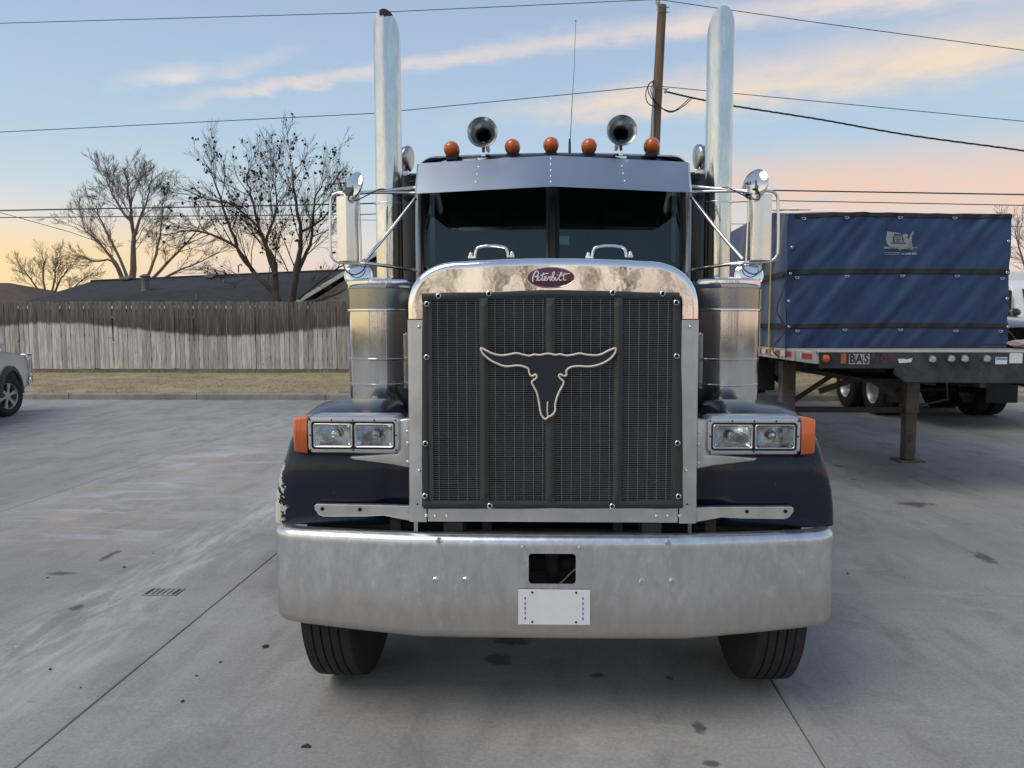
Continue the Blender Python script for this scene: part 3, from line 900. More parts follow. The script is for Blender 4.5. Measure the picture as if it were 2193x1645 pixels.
bare_tree('seed_pod_tree', 'big bare tree with dark seed pods and forked trunks in front of the grey roof', 'tree', [
    (pl(lower([(600, 668), (594, 640), (566, 607), (541, 580), (513, 539), (490, 480), (470, 410), (455, 350), (450, 325)]), YA, [0, 0, 0, .1, .2, .4, .6, .7, .7]), 0.145, 0.010, 2.6),
    (pl(lower([(600, 668), (590, 630), (587, 567), (572, 532), (556, 490), (540, 420), (528, 360), (532, 325)]), YA, [0, .2, .4, .5, .6, .9, 1.1, 1.2]), 0.165, 0.010, 2.5),
    (pl(lower([(628, 668), (626, 640), (634, 590), (640, 545), (645, 497), (634, 428), (628, 359), (627, 300)]), YA, [0, 0, -.1, -.2, -.2, -.3, -.4, -.4]), 0.19, 0.010, 2.7),
    (pl(lower([(632, 590), (655, 545), (668, 505), (672, 440), (688, 380), (700, 335)]), YA, [0, -.2, -.4, -.6, -.7, -.8]), 0.09, 0.010, 2.3),
    (pl(lower([(541, 580), (505, 530), (460, 505), (420, 495), (385, 497), (345, 505)]), YA, [.1, -.3, -.5, -.6, -.7, -.8]), 0.075, 0.010, 1.7),
    (pl(lower([(590, 590), (570, 525), (592, 450), (590, 390), (580, 330)]), YA, [.2, .9, 1.3, 1.6, 1.8]), 0.085, 0.010, 2.4),
    (pl(lower([(640, 640), (670, 615), (700, 590), (735, 568)]), YA, [0, -.2, -.4, -.5]), 0.055, 0.02, 0.9),
    (pl(lower([(650, 650), (690, 640), (720, 630), (750, 612)]), YA, [0, -.2, -.3, -.4]), 0.07, 0.02, 0.6),
    (pl(lower([(556, 490), (500, 440), (445, 420), (405, 395), (385, 385)]), YA, [.6, .3, .1, 0, -.1]), 0.045, 0.009, 1.8),
    (pl(lower([(645, 497), (690, 470), (715, 430), (725, 390)]), YA, [-.2, .2, .5, .7]), 0.05, 0.009, 1.7),
], 11, levels=4, per=16, pods=430, ang=0.62, trop=0.05, ratio=0.58, rmin=0.0046, start=0.22)
YB = 38.0
bare_tree('upright_bare_tree', 'slender upright bare tree rising behind the grey roof ridge', 'tree', [
    (pl([(285, 625), (285, 560), (286, 515), (281, 460), (277, 428), (268, 360)], YB), 0.22, 0.03, 3.4),
    (pl([(286, 510), (305, 455), (318, 420), (325, 380)], YB, [0, -.3, -.5, -.7]), 0.10, 0.02, 2.4),
    (pl([(283, 480), (255, 440), (235, 405), (225, 370)], YB, [0, .3, .5, .7]), 0.10, 0.02, 2.4),
], 5, levels=4, per=14, ang=0.5, trop=0.03, mt='bark_pale', mtw='bark_pale', ratio=0.64, rmin=0.0072)
YC = 37.0
bare_tree('spreading_bare_tree', 'wide low bare tree fanning out round the slender one', 'tree', [
    (pl([(270, 625), (255, 575), (225, 535), (190, 500), (165, 480)], YC), 0.12, 0.02, 2.6),
    (pl([(272, 625), (240, 560), (205, 560), (160, 545)], YC, [0, -.5, -.8, -1]), 0.10, 0.02, 2.0),
    (pl([(285, 625), (245, 530), (215, 470), (205, 440)], YC, [0, .6, .9, 1]), 0.11, 0.02, 2.4),
    (pl([(300, 625), (330, 560), (345, 490), (350, 430)], YC, [0, .5, .9, 1]), 0.12, 0.02, 2.4),
    (pl([(302, 625), (355, 565), (400, 520), (430, 480)], YC, [0, -.5, -.8, -1]), 0.12, 0.02, 2.4),
    (pl([(304, 625), (370, 585), (420, 565), (470, 540)], YC, [0, .3, .4, .5]), 0.10, 0.02, 2.0),
], 21, levels=4, per=12, ang=0.5, trop=0.03, mt='bark_pale', mtw='bark_pale', ratio=0.64, rmin=0.0072)
YD = 42.0
bare_tree('twiggy_thicket', 'low twiggy bare thicket between the brown and grey roofs', 'tree', [
    (pl([(95, 660), (80, 620), (60, 590), (45, 575)], YD), 0.09, 0.02, 1.9),
    (pl([(100, 660), (95, 620), (92, 585), (95, 560)], YD, [0, .4, .6, .8]), 0.10, 0.02, 1.9),
    (pl([(105, 660), (120, 620), (135, 590), (150, 570)], YD, [0, -.4, -.6, -.8]), 0.10, 0.02, 1.9),
    (pl([(110, 660), (145, 630), (170, 605), (190, 590)], YD), 0.09, 0.02, 1.8),
    (pl([(108, 660), (115, 610), (118, 580), (125, 555)], YD), 0.09, 0.02, 1.8),
], 31, levels=4, per=12, ang=0.55, trop=0.04, mt='bark_pale', mtw='bark_pale', ratio=0.64, rmin=0.0078)
YE = 40.0
bare_tree('leafless_elm', 'pale leafless tree beyond the white truck cab', 'tree', [
    (pl([(2225, 700), (2222, 640), (2215, 580), (2205, 520)], YE), 0.2, 0.03, 3.2),
    (pl([(2222, 630), (2195, 570), (2180, 520), (2172, 490)], YE), 0.1, 0.02, 2.4),
    (pl([(2224, 640), (2255, 580), (2270, 520)], YE), 0.1, 0.02, 2.6),
], 41, levels=4, per=11, ang=0.5, trop=0.03, mt='bark_pale', mtw='bark_pale', ratio=0.64, rmin=0.0072)

# ------------------------------------------------------------------ utility pole and overhead lines
simple('pole_wood', (0.17, 0.115, 0.075), 0.9, var=0.35, scale=6, stretch=(3, 3, 0.2), bump=0.4, bdist=0.01, bscale=10)
simple('wire_black', (0.02, 0.02, 0.022), 0.6)
simple('wire_grey', (0.055, 0.058, 0.062), 0.5, 0.3)
simple('porcelain', (0.55, 0.55, 0.55), 0.25)
simple('conduit', (0.30, 0.31, 0.31), 0.5, 0.5)
YP = 20.4
ptop = at(1417, 12, YP); pmid = at(1401, 330, YP)
dirp = (pmid - ptop) / (ptop.z - pmid.z)
pbase = ptop + dirp * (ptop.z - 0.2)
pole = empty('utility_pole', pbase, 'tall brown wooden utility pole behind the truck cab', 'utility pole')
npz = 14
MB().tube([pbase.lerp(ptop, k / npz) + Vector((random.gauss(0, 0.01), 0, 0)) for k in range(npz + 1)], [0.175 - 0.055 * k / npz for k in range(npz + 1)], 14).build('shaft', MATS['pole_wood'], pole, smooth=50)
pi_ = at(1409, 2, YP)
MB().lathe([(0.0, 0.30), (0.05, 0.29), (0.075, 0.24), (0.045, 0.22), (0.07, 0.18), (0.04, 0.15), (0.02, 0.0)], pi_ - Vector((0, 0.0, 0.24)), seg=12).build('insulator', MATS['porcelain'], pole, smooth=50)
MB().bar(pi_ - Vector((-0.02, 0, 0.22)), at(1411, 40, YP), 0.03, 0.03).build('pin_bracket', MATS['vent_metal'], pole)
for qy in (22, 32, 195):
    a = at(1411, qy, YP)
    MB().tube([a - Vector((0.02, 0.17, 0)), a + Vector((0.26, -0.17, 0.0))], 0.012, 6).build('through_bolt', MATS['vent_metal'], pole)
ca = at(1400, 178, YP - 0.16); cb = at(1393, 480, YP - 0.16)
MB().tube([ca, at(1398, 290, YP - 0.16), cb, Vector((cb.x, cb.y, 0.3))], 0.035, 8).build('conduit', MATS['conduit'], pole, smooth=50)
MB().ball(at(1425, 195, YP - 0.1), (0.05, 0.05, 0.07), 8, 6).build('insulator', MATS['porcelain'], pole, smooth=60)
loops = [[(1402, 175), (1390, 180), (1383, 200), (1386, 218), (1395, 226), (1408, 228)], [(1400, 172), (1388, 185), (1392, 205), (1410, 226), (1432, 240), (1450, 236), (1468, 224), (1482, 210)],
         [(1404, 176), (1394, 190), (1400, 212), (1418, 232), (1440, 238), (1458, 228), (1476, 211)]]
lw = MB()
for L in loops:
    lw.tube(catmull(pl(L, YP - 0.22), 5), 0.014, 6)
lw.build('service_loop', MATS['wire_black'], pole, smooth=60)

def wire(name, label, pts, Ys, r, mat='wire_grey', group='overhead power lines', sag=0.0, n=24):
    P = [at(x, y, Y) for (x, y), Y in zip(pts, Ys)]
    if pts[0][0] < 0: P.insert(0, P[0] + (P[0] - P[1]).normalized() * 40 + Vector((0, 0, 1.2)))
    if pts[-1][0] > 2193: P.append(P[-1] + (P[-1] - P[-2]).normalized() * 40 + Vector((0, 0, 1.2)))
    path = []
    for i in range(len(P) - 1):
        for k in range(n):
            t_ = k / n
            q = P[i].lerp(P[i + 1], t_)
            q.z -= sag * 4 * t_ * (1 - t_)
            path.append(q)
    path.append(P[-1])
    o = MB().tube(path, r, 5).build(name, MATS[mat], smooth=60)
    return tag(o, label, 'power line', group)
wire('power_line', 'thin top power line reaching the pole tip from above the fence', [(-260, 56), (0, 50), (800, 27), (1409, -1)], [21, 21, 20.8, YP], 0.011)
wire('power_line', 'thin top power line from the pole tip crossing above the blue tarp', [(1409, -1), (1760, 50), (2193, 108), (2420, 142)], [YP, 20.4, 20.4, 20.4], 0.011)
wire('power_line', 'middle power line passing over the bare trees to the pole', [(-260, 292), (0, 283), (800, 243), (1403, 184)], [21, 21, 20.8, YP], 0.012)
wire('power_line', 'middle power line from the pole towards the pink cloud', [(1403, 184), (1800, 222), (2193, 260), (2420, 285)], [YP, 20.4, 20.4, 20.4], 0.011)
# thick twisted service drop
P = catmull([at(x, y, YP - 0.1) for x, y in [(1425, 196), (1480, 209), (1530, 219), (1570, 227), (1750, 255), (1950, 290), (2193, 323), (2400, 355), (3000, 440)]], 24)
dm = MB()
for ph in (0, 2.1, 4.2):
    dm.tube([q + Vector((0, 0.016 * math.sin(i * 0.75 + ph), 0.016 * math.cos(i * 0.75 + ph))) for i, q in enumerate(P)], 0.012, 5)
tag(dm.build('service_drop', MATS['wire_black'], smooth=60), 'thick black twisted service cable leaving the pole at a slant', 'power line', 'overhead power lines')
wire('power_line', 'heavy dark line passing low behind the trees and right mirror', [(-200, 452), (0, 451), (760, 437), (1180, 422), (1660, 408), (2193, 417), (2400, 424)], [33] * 7, 0.032, 'wire_black')
wire('power_line', 'second dark line running just below the heavy one', [(-200, 467), (0, 466), (760, 460), (1180, 445), (1670, 430), (2193, 440), (2400, 446)], [33] * 7, 0.022, 'wire_black')
wire('power_line', 'thin line low over the roofs beyond the blue tarp', [(300, 469), (760, 471), (1180, 476), (1600, 480), (2193, 485), (2400, 488)], [34] * 6, 0.014)
wire('power_line', 'thin slanting line dropping to the spreading bare tree', [(-100, 440), (0, 455), (150, 497), (230, 525)], [34] * 4, 0.016)

# ------------------------------------------------------------------ far bare wood across the road behind the viewer, seen in the polished metal
rng = random.Random(99)
fw = MB()
for k in range(26):
    bx_, by_ = -38 + k * 3.1 + rng.uniform(-1, 1), -46 + rng.uniform(-5, 5)
    hh = rng.uniform(4.5, 9.0)
    top_ = Vector((bx_ + rng.uniform(-0.5, 0.5), by_, hh))
    fw.tube([(bx_, by_, 0), (bx_, by_, hh * 0.4), top_], [0.28, 0.2, 0.03], 6)
    for q in range(46):
        f = rng.uniform(0.22, 1.0)
        p0 = Vector((bx_, by_, 0)).lerp(top_, f)
        d = Vector((rng.gauss(0, 1), rng.gauss(0, 1), rng.uniform(0.1, 1.2))).normalized() * hh * rng.uniform(0.15, 0.36)
        fw.tube([p0, p0 + d * 0.5 + Vector((0, 0, 0.1)), p0 + d + Vector((0, 0, 0.35))], [0.09, 0.07, 0.035], 3, caps=False)
tag(fw.build('far_wood', MATS['bark']), 'far bare wood mirrored in the polished grille crown', 'wood', kind='stuff')

# ================================================================== THE SEMI TRUCK
truck = empty('semi_truck', (0, 3.55, 0), 'dark navy semi truck with polished grille, twin exhaust stacks and aluminium bumper', 'truck')
CX = 1183.0
def tz(py, Y): return at(CX, py, Y).z
def txx(px, Y, py=850): return at(px, py, Y).x
def T(px, py, Y): return at(px, py, Y)

# shared small fittings (heads point towards -Y)
bolt_me = MB().lathe([(0.0, -0.008), (0.0085, -0.008), (0.0105, -0.006), (0.0105, 0.0), (0.0125, 0.001), (0.0125, 0.003)], axis=(0, 1, 0), seg=6).mesh('bolt', MATS['stainless'])
rivet_me = MB().lathe([(0.0, -0.005), (0.004, -0.0045), (0.0066, -0.002), (0.007, 0.001)], axis=(0, 1, 0), seg=10).mesh('rivet', MATS['chrome'], smooth=60)
grom_me = MB().lathe([(0.0055, 0.002), (0.0055, -0.002), (0.0075, -0.005), (0.0105, -0.004), (0.0125, -0.001), (0.0125, 0.002)], axis=(0, 1, 0), seg=16).mesh('grommet', MATS['stainless'], smooth=60)
stud_me = MB().lathe([(0.0, -0.0015), (0.003, -0.0012), (0.0045, 0.0), (0.0058, 0.002)], axis=(0, 1, 0), seg=8).mesh('stud', MATS['hole_black'], smooth=60)
screw_me = MB().lathe([(0.0, -0.002), (0.0034, -0.0018), (0.0042, 0.0), (0.0042, 0.002)], axis=(0, 1, 0), seg=8).mesh('screw', MATS['hole_black'], smooth=60)

# ---- bumper
BZ1, BZ0 = 0.844, 0.408
plan_h = [(0.0, 2.850), (0.0966, 2.850), (0.32, 2.852), (0.56, 2.858), (0.82, 2.890), (1.03, 2.920), (1.115, 2.936), (1.160, 2.955), (1.192, 2.985), (1.208, 3.025), (1.212, 3.06), (1.212, 3.16)]
plan = [(-a, b) for a, b in reversed(plan_h[1:])] + plan_h
npn = len(plan)
def plan_n(i):
    a = Vector(plan[max(i - 1, 0)]); b = Vector(plan[min(i + 1, npn - 1)])
    d = (b - a).normalized()
    return Vector((d.y, -d.x))       # outward (towards -Y at the centre)
prof = [(-0.085, BZ1 - 0.004), (-0.045, BZ1 + 0.003), (-0.026, BZ1 + 0.001), (-0.013, BZ1 - 0.005), (-0.004, BZ1 - 0.015), (0.0, BZ1 - 0.028), (0.0, BZ1 - 0.045), (0.0, 0.778), (0.0, 0.652), (0.0, 0.56), (0.0, BZ0 + 0.045), (-0.004, BZ0 + 0.022), (-0.016, BZ0 + 0.007), (-0.04, BZ0), (-0.075, BZ0 + 0.003)]
bm_ = MB()
rows = []
for (off, z) in prof:
    r = []
    for i, (a, b) in enumerate(plan):
        n = plan_n(i)
        lift = 0.028 * max(0.0, (abs(a) - 0.58) / 0.6) if z < 0.6 else 0.0
        r.append((a + n.x * off, b + n.y * off, z + lift))
    rows.append(r)
o0 = len(bm_.v); bm_.loft(rows)
ci = [i for i, (a, b) in enumerate(plan) if abs(a) < 0.09 or abs(abs(a) - 0.0966) < 1e-6]
hole = set()
for j in range(len(prof) - 1):
    for i in range(npn - 1):
        if abs(prof[j][1] - 0.778) < 1e-6 and plan[i][0] >= -0.0967 and plan[i + 1][0] <= 0.0967:
            hole.add(j * (npn - 1) + i)
bm_.f = [f for k, f in enumerate(bm_.f) if k not in hole]
bumper = bm_.build('bumper', MATS['bumper_metal'], truck, smooth=40, solid=0.005)
bumper['label'] = 'wide dull aluminium front bumper with tow opening'
for (px, py) in ((940, 1158), (1123, 1172), (1244, 1172), (1431, 1162), (932, 1242), (996, 1242), (1374, 1245), (1440, 1245)):
    link('bolt', bolt_me, bumper, loc=T(px, py, 2.850 if abs(px - CX) < 190 else 2.8535), rot=(0, random.uniform(0, 1), 0), scale=(1.18, 1.18, 1.18))
# fillets in the corners of the tow opening
for s in (-1, 1):
    for (zz, q) in ((0.778, 1), (0.652, -1)):
        c = [(s * 0.0966, zz)] + [(s * (0.0966 - 0.014 + 0.014 * math.sin(a)), zz - q * 0.014 + q * 0.014 * math.cos(a)) for a in [k * PI / 8 for k in range(5)]]
        MB().prism([(a, 2.8502, b) for a, b in c], (0, 0.0045, 0)).build('corner_web', MATS['bumper_metal'], bumper)
# what shows through the opening
MB().lathe([(0.018, 0.62 - 0.9), (0.020, -0.16), (0.030, -0.12), (0.030, 0.02)], (0.0, 2.985, 0.79), (0, 0, 1), 14).build('tow_pin', MATS['undercarriage'], truck, smooth=40)
MB().box(-0.42, 0.42, 2.955, 3.035, 0.80, 0.835).build('cross_member', MATS['undercarriage'], truck, bevel=0.006)
MB().box(-0.42, 0.42, 3.02, 3.10, 0.655, 0.70).build('cross_member', MATS['undercarriage'], truck, bevel=0.006)
simple('steel_cable', (0.28, 0.27, 0.24), 0.5, 0.5)
MB().tube(catmull([T(1236, 1216, 2.87), T(1222, 1228, 2.89), T(1205, 1245, 2.90), T(1190, 1256, 2.90)], 5), 0.0028, 6).build('pull_cable', MATS['steel_cable'], truck, smooth=60)

# licence plate, its characters are not legible in the photograph
c0, c1 = T(1110, 1337, 2.845), T(1264, 1263, 2.845)
plate = MB().box(c0.x, c1.x, 2.8415, 2.8455, c0.z, c1.z).build('licence_plate', MATS['plate_white'], truck, bevel=0.0015)
for s in (-1, 1):
    for zz in (c0.z + 0.012, c1.z - 0.012):
        link('screw', stud_me, plate, loc=((c0.x + c1.x) / 2 + s * 0.09, 2.8405, zz))

simple('plate_blue', (0.06, 0.12, 0.42), 0.5)
for sx_ in (c0.x + 0.026, c1.x - 0.032):
    for q in range(5):
        zq = c0.z + 0.022 + q * 0.021
        MB().box(sx_, sx_ + 0.005, 2.8405, 2.8412, zq, zq + 0.011).build('plate_mark', MATS['plate_blue'], plate)

# ---- grille shell
GY = 2.950
def shell_outer():
    pts = []
    rx, rz = 0.235, 0.205
    xo, ztop, zc = 0.606, 1.990, 1.978
    zs = 1.738
    pts.append((-xo, zs)); pts.append((-xo, zs + 0.02))
    for k in range(0, 13):
        a = PI - k * (PI / 2) / 12
        ca, sa = math.cos(a), math.sin(a)
        e = 2 / 2.35
        pts.append((-xo + rx + rx * math.copysign(abs(ca) ** e, ca), zc - rz + rz * (abs(sa) ** e)))
    n = 14
    for k in range(1, n):
        x = -xo + rx + 2 * (xo - rx) * k / n
        u = x / (xo - rx)
        pts.append((x, zc + (ztop - zc) * (1 - u * u)))
    return pts + [(-a, b) for a, b in reversed(pts[:15])]
so = shell_outer()
def shell_inner(a, b):
    xi, zi = 0.535, 1.832
    return (max(-xi, min(xi, a * 0.885)), min(b, zi))
rows = [[] for _ in range(11)]
npt = len(so)
for i, (a, b) in enumerate(so):
    p0 = Vector(so[max(i - 1, 0)]); p1 = Vector(so[min(i + 1, npt - 1)])
    d = (p1 - p0).normalized(); nrm = Vector((-d.y, d.x))          # outward
    inn = Vector(shell_inner(a, b)); O = Vector((a, b))
    rr = 0.028
    M_ = O - nrm * rr
    rows[0].append((inn.x, GY + 0.03, inn.y))
    rows[1].append((inn.x, GY, inn.y))
    for k, f in enumerate((0.05, 0.5, 0.97)):
        q = inn.lerp(M_, f); rows[2 + k].append((q.x, GY, q.y))
    for k, a_ in enumerate((0.0, 0.4, 0.8, 1.2, PI / 2)):
        q = M_ + nrm * rr * math.sin(a_)
        rows[5 + k].append((q.x, GY + rr * (1 - math.cos(a_)), q.y))
    rows[10].append((O.x, GY + 0.16, O.y))
crown = MB().loft(rows).build('grille_crown', MATS['polished'], truck, smooth=40)
crown['label'] = 'polished arched top of the grille shell'
simple('seam_dark', (0.10, 0.10, 0.10), 0.6, 0.5)
for s in (-1, 1):
    ro = []
    for z in (1.734, 1.3, 0.880):
        e = 0.004 if z < 1 else 0.0
        ro.append([(s * 0.533, GY + 0.03, z), (s * 0.533, GY - 0.002, z), (s * (0.588 + e), GY - 0.002, z), (s * (0.602 + e), GY + 0.004, z), (s * (0.608 + e), GY + 0.02, z), (s * (0.608 + e), GY + 0.16, z)])
    rail = MB().loft(ro).build('grille_side_rail', MATS['alu_dull'], truck, smooth=40)
    for (px, py) in ((898 if s < 0 else 1470, 1008), (897 if s < 0 else 1478, 700), (913 if s < 0 else 1455, 1104)):
        link('rivet', rivet_me, rail, loc=T(px, py, GY - 0.004))
    link('screw', screw_me, rail, loc=T(894 if s < 0 else 1472, 1080, GY - 0.003))
strip = MB().prism([(-0.527, GY - 0.006, 0.884), (0.527, GY - 0.006, 0.884), (0.527, GY - 0.006, 0.960), (-0.527, GY - 0.006, 0.960)], (0, 0.03, 0)).build('grille_bottom_strip', MATS['alu_dull'], truck, bevel=0.002)
for px in (932, 957, 1406, 1430):
    link('rivet', rivet_me, strip, loc=T(px, 1104, GY - 0.008))
MB().box(-0.53, 0.53, GY + 0.055, GY + 0.12, 0.89, 1.83).build('radiator_core', MATS['radiator'], truck)

# ---- winter front / bug screen laid over the grille
SY = 2.930
simple('screen_rib', (0.040, 0.042, 0.043), 0.5, var=0.2, scale=12, dirt=(0.075, 0.065, 0.06), dirtamt=0.4)
x0, x1 = txx(919, SY), txx(1449, SY); z0, z1 = tz(1073, SY), tz(640, SY)
scr = empty_part = link('bug_screen', None, truck); scr.empty_display_size = 0.2
scr['label'] = 'black mesh bug screen laced over the grille'
wm_ = MB()
nrow = 108
for k in range(nrow + 1):
    zc = z0 + (z1 - z0) * k / nrow
    nseg = 10
    for q in range(nseg):
        xa, xb = x0 + (x1 - x0) * q / nseg, x0 + (x1 - x0) * (q + 1) / nseg
        da = 0.0008 * mnoise.noise(Vector((xa * 9, k * 1.7, 0))); db = 0.0008 * mnoise.noise(Vector((xb * 9, k * 1.7, 0)))
        h = 0.00155
        wm_.add([(xa, SY - 0.0005, zc - h + da), (xb, SY - 0.0005, zc - h + db), (xb, SY - 0.0022, zc + h + db), (xa, SY - 0.0022, zc + h + da),
                 (xa, SY + 0.0012, zc - h + da), (xb, SY + 0.0012, zc - h + db), (xb, SY + 0.0006, zc + h + db), (xa, SY + 0.0006, zc + h + da)],
                [(0, 1, 2, 3), (3, 2, 6, 7), (1, 0, 4, 5)])
nc = 26
for k in range(nc + 1):
    xc = x0 + (x1 - x0) * k / nc
    wm_.box(xc - 0.0011, xc + 0.0011, SY - 0.003, SY + 0.0015, z0, z1)
o = wm_.build('mesh_wires', MATS['screen_wire'], scr); tag(o, kind='stuff')
for px in (1037, 1178.5, 1323):
    xc = txx(px, SY); hw = 0.0185
    rb = MB().loft([[(xc - hw, SY - 0.002, zz), (xc - hw, SY - 0.006, zz), (xc - 0.004, SY - 0.016 if e else SY - 0.008, zz), (xc + 0.004, SY - 0.016 if e else SY - 0.008, zz), (xc + hw, SY - 0.006, zz), (xc + hw, SY - 0.002, zz)]
                    for zz, e in ((z0 - 0.004, 0), (z0 + 0.03, 1), (1.25, 1), (1.5, 1), (z1 - 0.03, 1), (z1 + 0.004, 0))])
    rb.build('screen_rib', MATS['screen_rib'], scr)
def strip_band(P0, P1, hw0, name, horiz, seed):
    # vinyl edging with a slightly wavy outline
    n = 26
    rws = []
    for k in range(n + 1):
        u = k / n
        p = Vector(P0).lerp(Vector(P1), u)
        wv = 0.0045 * mnoise.noise(Vector((u * 5, seed, 0))); wv2 = 0.003 * mnoise.noise(Vector((u * 7, seed + 9, 0)))
        bul = -0.006 + 0.0025 * mnoise.noise(Vector((u * 6, seed + 3, 1)))
        if horiz: rws.append([(p.x, SY + 0.004, p.z - hw0 + wv2), (p.x, SY - 0.002, p.z - hw0 + wv2), (p.x, SY + bul, p.z - hw0 * 0.5), (p.x, SY + bul, p.z + hw0 * 0.5), (p.x, SY - 0.002, p.z + hw0 + wv), (p.x, SY + 0.010, p.z + hw0 + wv)])
        else: rws.append([(p.x - hw0 + wv2, SY + 0.010, p.z), (p.x - hw0 + wv2, SY - 0.001, p.z), (p.x - hw0 * 0.5, SY + bul, p.z), (p.x + hw0 * 0.5, SY + bul, p.z), (p.x + hw0 + wv, SY - 0.001, p.z), (p.x + hw0 + wv, SY + 0.006, p.z)])
    return MB().loft(rws).build(name, MATS['vinyl'], scr, smooth=50)
e_top = strip_band(T(904, 633, SY), T(1455, 631, SY), 0.0155, 'edging', True, 1.0)
e_bot = strip_band(T(907, 1081, SY), T(1462, 1080, SY), 0.0165, 'edging', True, 2.0)
for v in e_top.data.vertices: v.co.y -= 0.003; v.co.z += 0.006 * math.cos(v.co.x * 5.5) - 0.002
for v in e_bot.data.vertices: v.co.y -= 0.003
e_l = strip_band(T(912, 640, SY), T(911, 1086, SY), 0.0150, 'edging', False, 3.0)
e_r = strip_band(T(1449, 634, SY), T(1455, 1085, SY), 0.0165, 'edging', False, 4.0)
for (px, py) in ((939, 634), (1047, 629), (1312, 627), (1419, 629), (914, 651), (1448, 648), (914, 765), (1449, 763), (911, 950), (1451, 949), (910, 1062), (1453, 1063), (1049, 1083), (1311, 1084)):
    p = T(px, py, SY - 0.0105)
    gm = link('grommet', grom_me, scr, loc=p)
    link('stud', stud_me, gm, loc=p + Vector((0, -0.001, 0)))
# dark inner strip beside the mesh
for (xa, xb) in ((txx(918, SY), txx(927, SY)), (txx(1438, SY), txx(1449, SY))):
    MB().box(xa, xb, SY - 0.005, SY - 0.0005, z0, z1).build('screen_binding', MATS['screen_rib'], scr)

# ---- longhorn skull emblem
bz = [(275, 250), (330, 275), (400, 310), (460, 328), (530, 335), (600, 325), (690, 310), (760, 325), (840, 340), (900, 325), (960, 332), (1060, 315), (1150, 330), (1200, 322), (1280, 338), (1370, 325), (1430, 312), (1500, 325), (1600, 335), (1680, 325), (1760, 285), (1850, 250), (1858, 275), (1840, 320), (1790, 375), (1710, 425), (1620, 455), (1530, 468), (1440, 462), (1340, 470), (1290, 500), (1275, 530), (1280, 560), (1265, 578), (1240, 575), (1210, 558), (1190, 570), (1200, 600), (1240, 635), (1245, 660), (1225, 705), (1190, 770), (1160, 850), (1145, 930), (1148, 970), (1130, 1015), (1090, 1048), (1060, 1062), (1030, 1085), (1000, 1060), (975, 1010), (962, 930), (945, 830), (925, 760), (890, 695), (873, 660), (880, 635), (920, 605), (930, 580), (912, 558), (880, 578), (855, 570), (838, 530), (835, 500), (800, 475), (740, 458), (680, 455), (600, 465), (530, 458), (460, 430), (390, 395), (320, 340), (285, 295)]
KY = 2.905
bp = [T(980 + a * 0.1824, 700 + b * 0.1824, KY) for a, b in bz]
bp = catmull(bp, 3, closed=True)
bull = MB().prism([p + Vector((0, 0.002, 0)) for p in bp], (0, 0.009, 0)).build('longhorn_emblem', MATS['bull_navy'], truck)
bull['label'] = 'navy longhorn skull emblem with cream outline'
MB().tube(bp, 0.0046, 6, closed=True).build('outline', MATS['cream_edge'], bull, smooth=60)
MB().tube(catmull([T(980 + a * 0.1824, 700 + b * 0.1824, KY) for a, b in ((1058, 875), (1054, 930), (1053, 990), (1060, 1050))], 4), [0.002] + [0.0032] * 11 + [0.0045], 6).build('nose_line', MATS['cream_edge'], bull, smooth=60)

# ---- oval name badge
EY = 2.942
ec = T(1179.5, 594.5, EY); ea, eb = 51.5 / FPX * EY, 22.5 / FPX * EY
rw = []
for (sc_, yy) in ((1.0, 0.006), (1.0, -0.003), (0.975, -0.006), (0.945, -0.005), (0.93, -0.003)):
    rw.append([(ec.x + ea * (1 - (1 - sc_) * 0.55) * math.cos(2 * PI * k / 48), EY + yy, ec.z + eb * (1 - (1 - sc_) * 1.6) * math.sin(2 * PI * k / 48)) for k in range(48)])
badge = MB().loft(rw, cu=True).build('name_badge', MATS['chrome'], truck, smooth=50)
badge['label'] = 'dark red oval badge with white script'
dm = MB()
dm.add([(ec.x, EY - 0.005, ec.z)] + [(ec.x + ea * 0.965 * 0.6 * math.cos(2 * PI * k / 48), EY - 0.0045, ec.z + eb * 0.6 * math.sin(2 * PI * k / 48)) for k in range(48)] +
       [(ec.x + ea * 0.965 * math.cos(2 * PI * k / 48), EY - 0.0025, ec.z + eb * 0.9 * math.sin(2 * PI * k / 48)) for k in range(48)],
       [(0, 1 + k, 1 + (k + 1) % 48) for k in range(48)] + [(1 + k, 49 + k, 49 + (k + 1) % 48, 1 + (k + 1) % 48) for k in range(48)])
dm.build('enamel', MATS['emblem_red'], badge, smooth=60)
strokes = [
    ([(570, 600), (563, 520), (585, 420), (620, 340), (670, 290), (715, 310), (730, 360), (710, 420), (660, 450), (610, 440)], 20),
    ([(665, 565), (730, 505), (750, 462), (715, 450), (693, 500), (710, 555), (760, 560), (810, 520)], 14),
    ([(880, 330), (852, 430), (832, 520), (845, 560), (885, 550)], 15), ([(790, 425), (880, 385), (950, 360), (1020, 355)], 14),
    ([(885, 550), (945, 495), (958, 455), (922, 445), (895, 500), (915, 558), (970, 555), (1015, 500)], 14),
    ([(1000, 520), (1030, 440), (1045, 468), (1088, 450), (1070, 500), (1062, 550), (1080, 566), (1100, 548)], 13),
    ([(1095, 548), (1160, 440), (1198, 350), (1186, 310), (1155, 340), (1130, 440), (1122, 530), (1148, 570), (1188, 548), (1200, 498), (1180, 472), (1165, 485)], 14),
    ([(1185, 480), (1215, 488), (1240, 458)], 12),
    ([(1240, 460), (1227, 520), (1242, 560), (1280, 545)], 14), ([(1290, 402), (1300, 396)], 22),
    ([(1280, 545), (1360, 440), (1420, 350), (1405, 315), (1380, 350), (1345, 450), (1340, 530), (1370, 565), (1415, 535)], 14),
    ([(1500, 330), (1475, 430), (1460, 520), (1482, 552), (1540, 545)], 15), ([(1415, 425), (1510, 382), (1640, 350)], 14)]
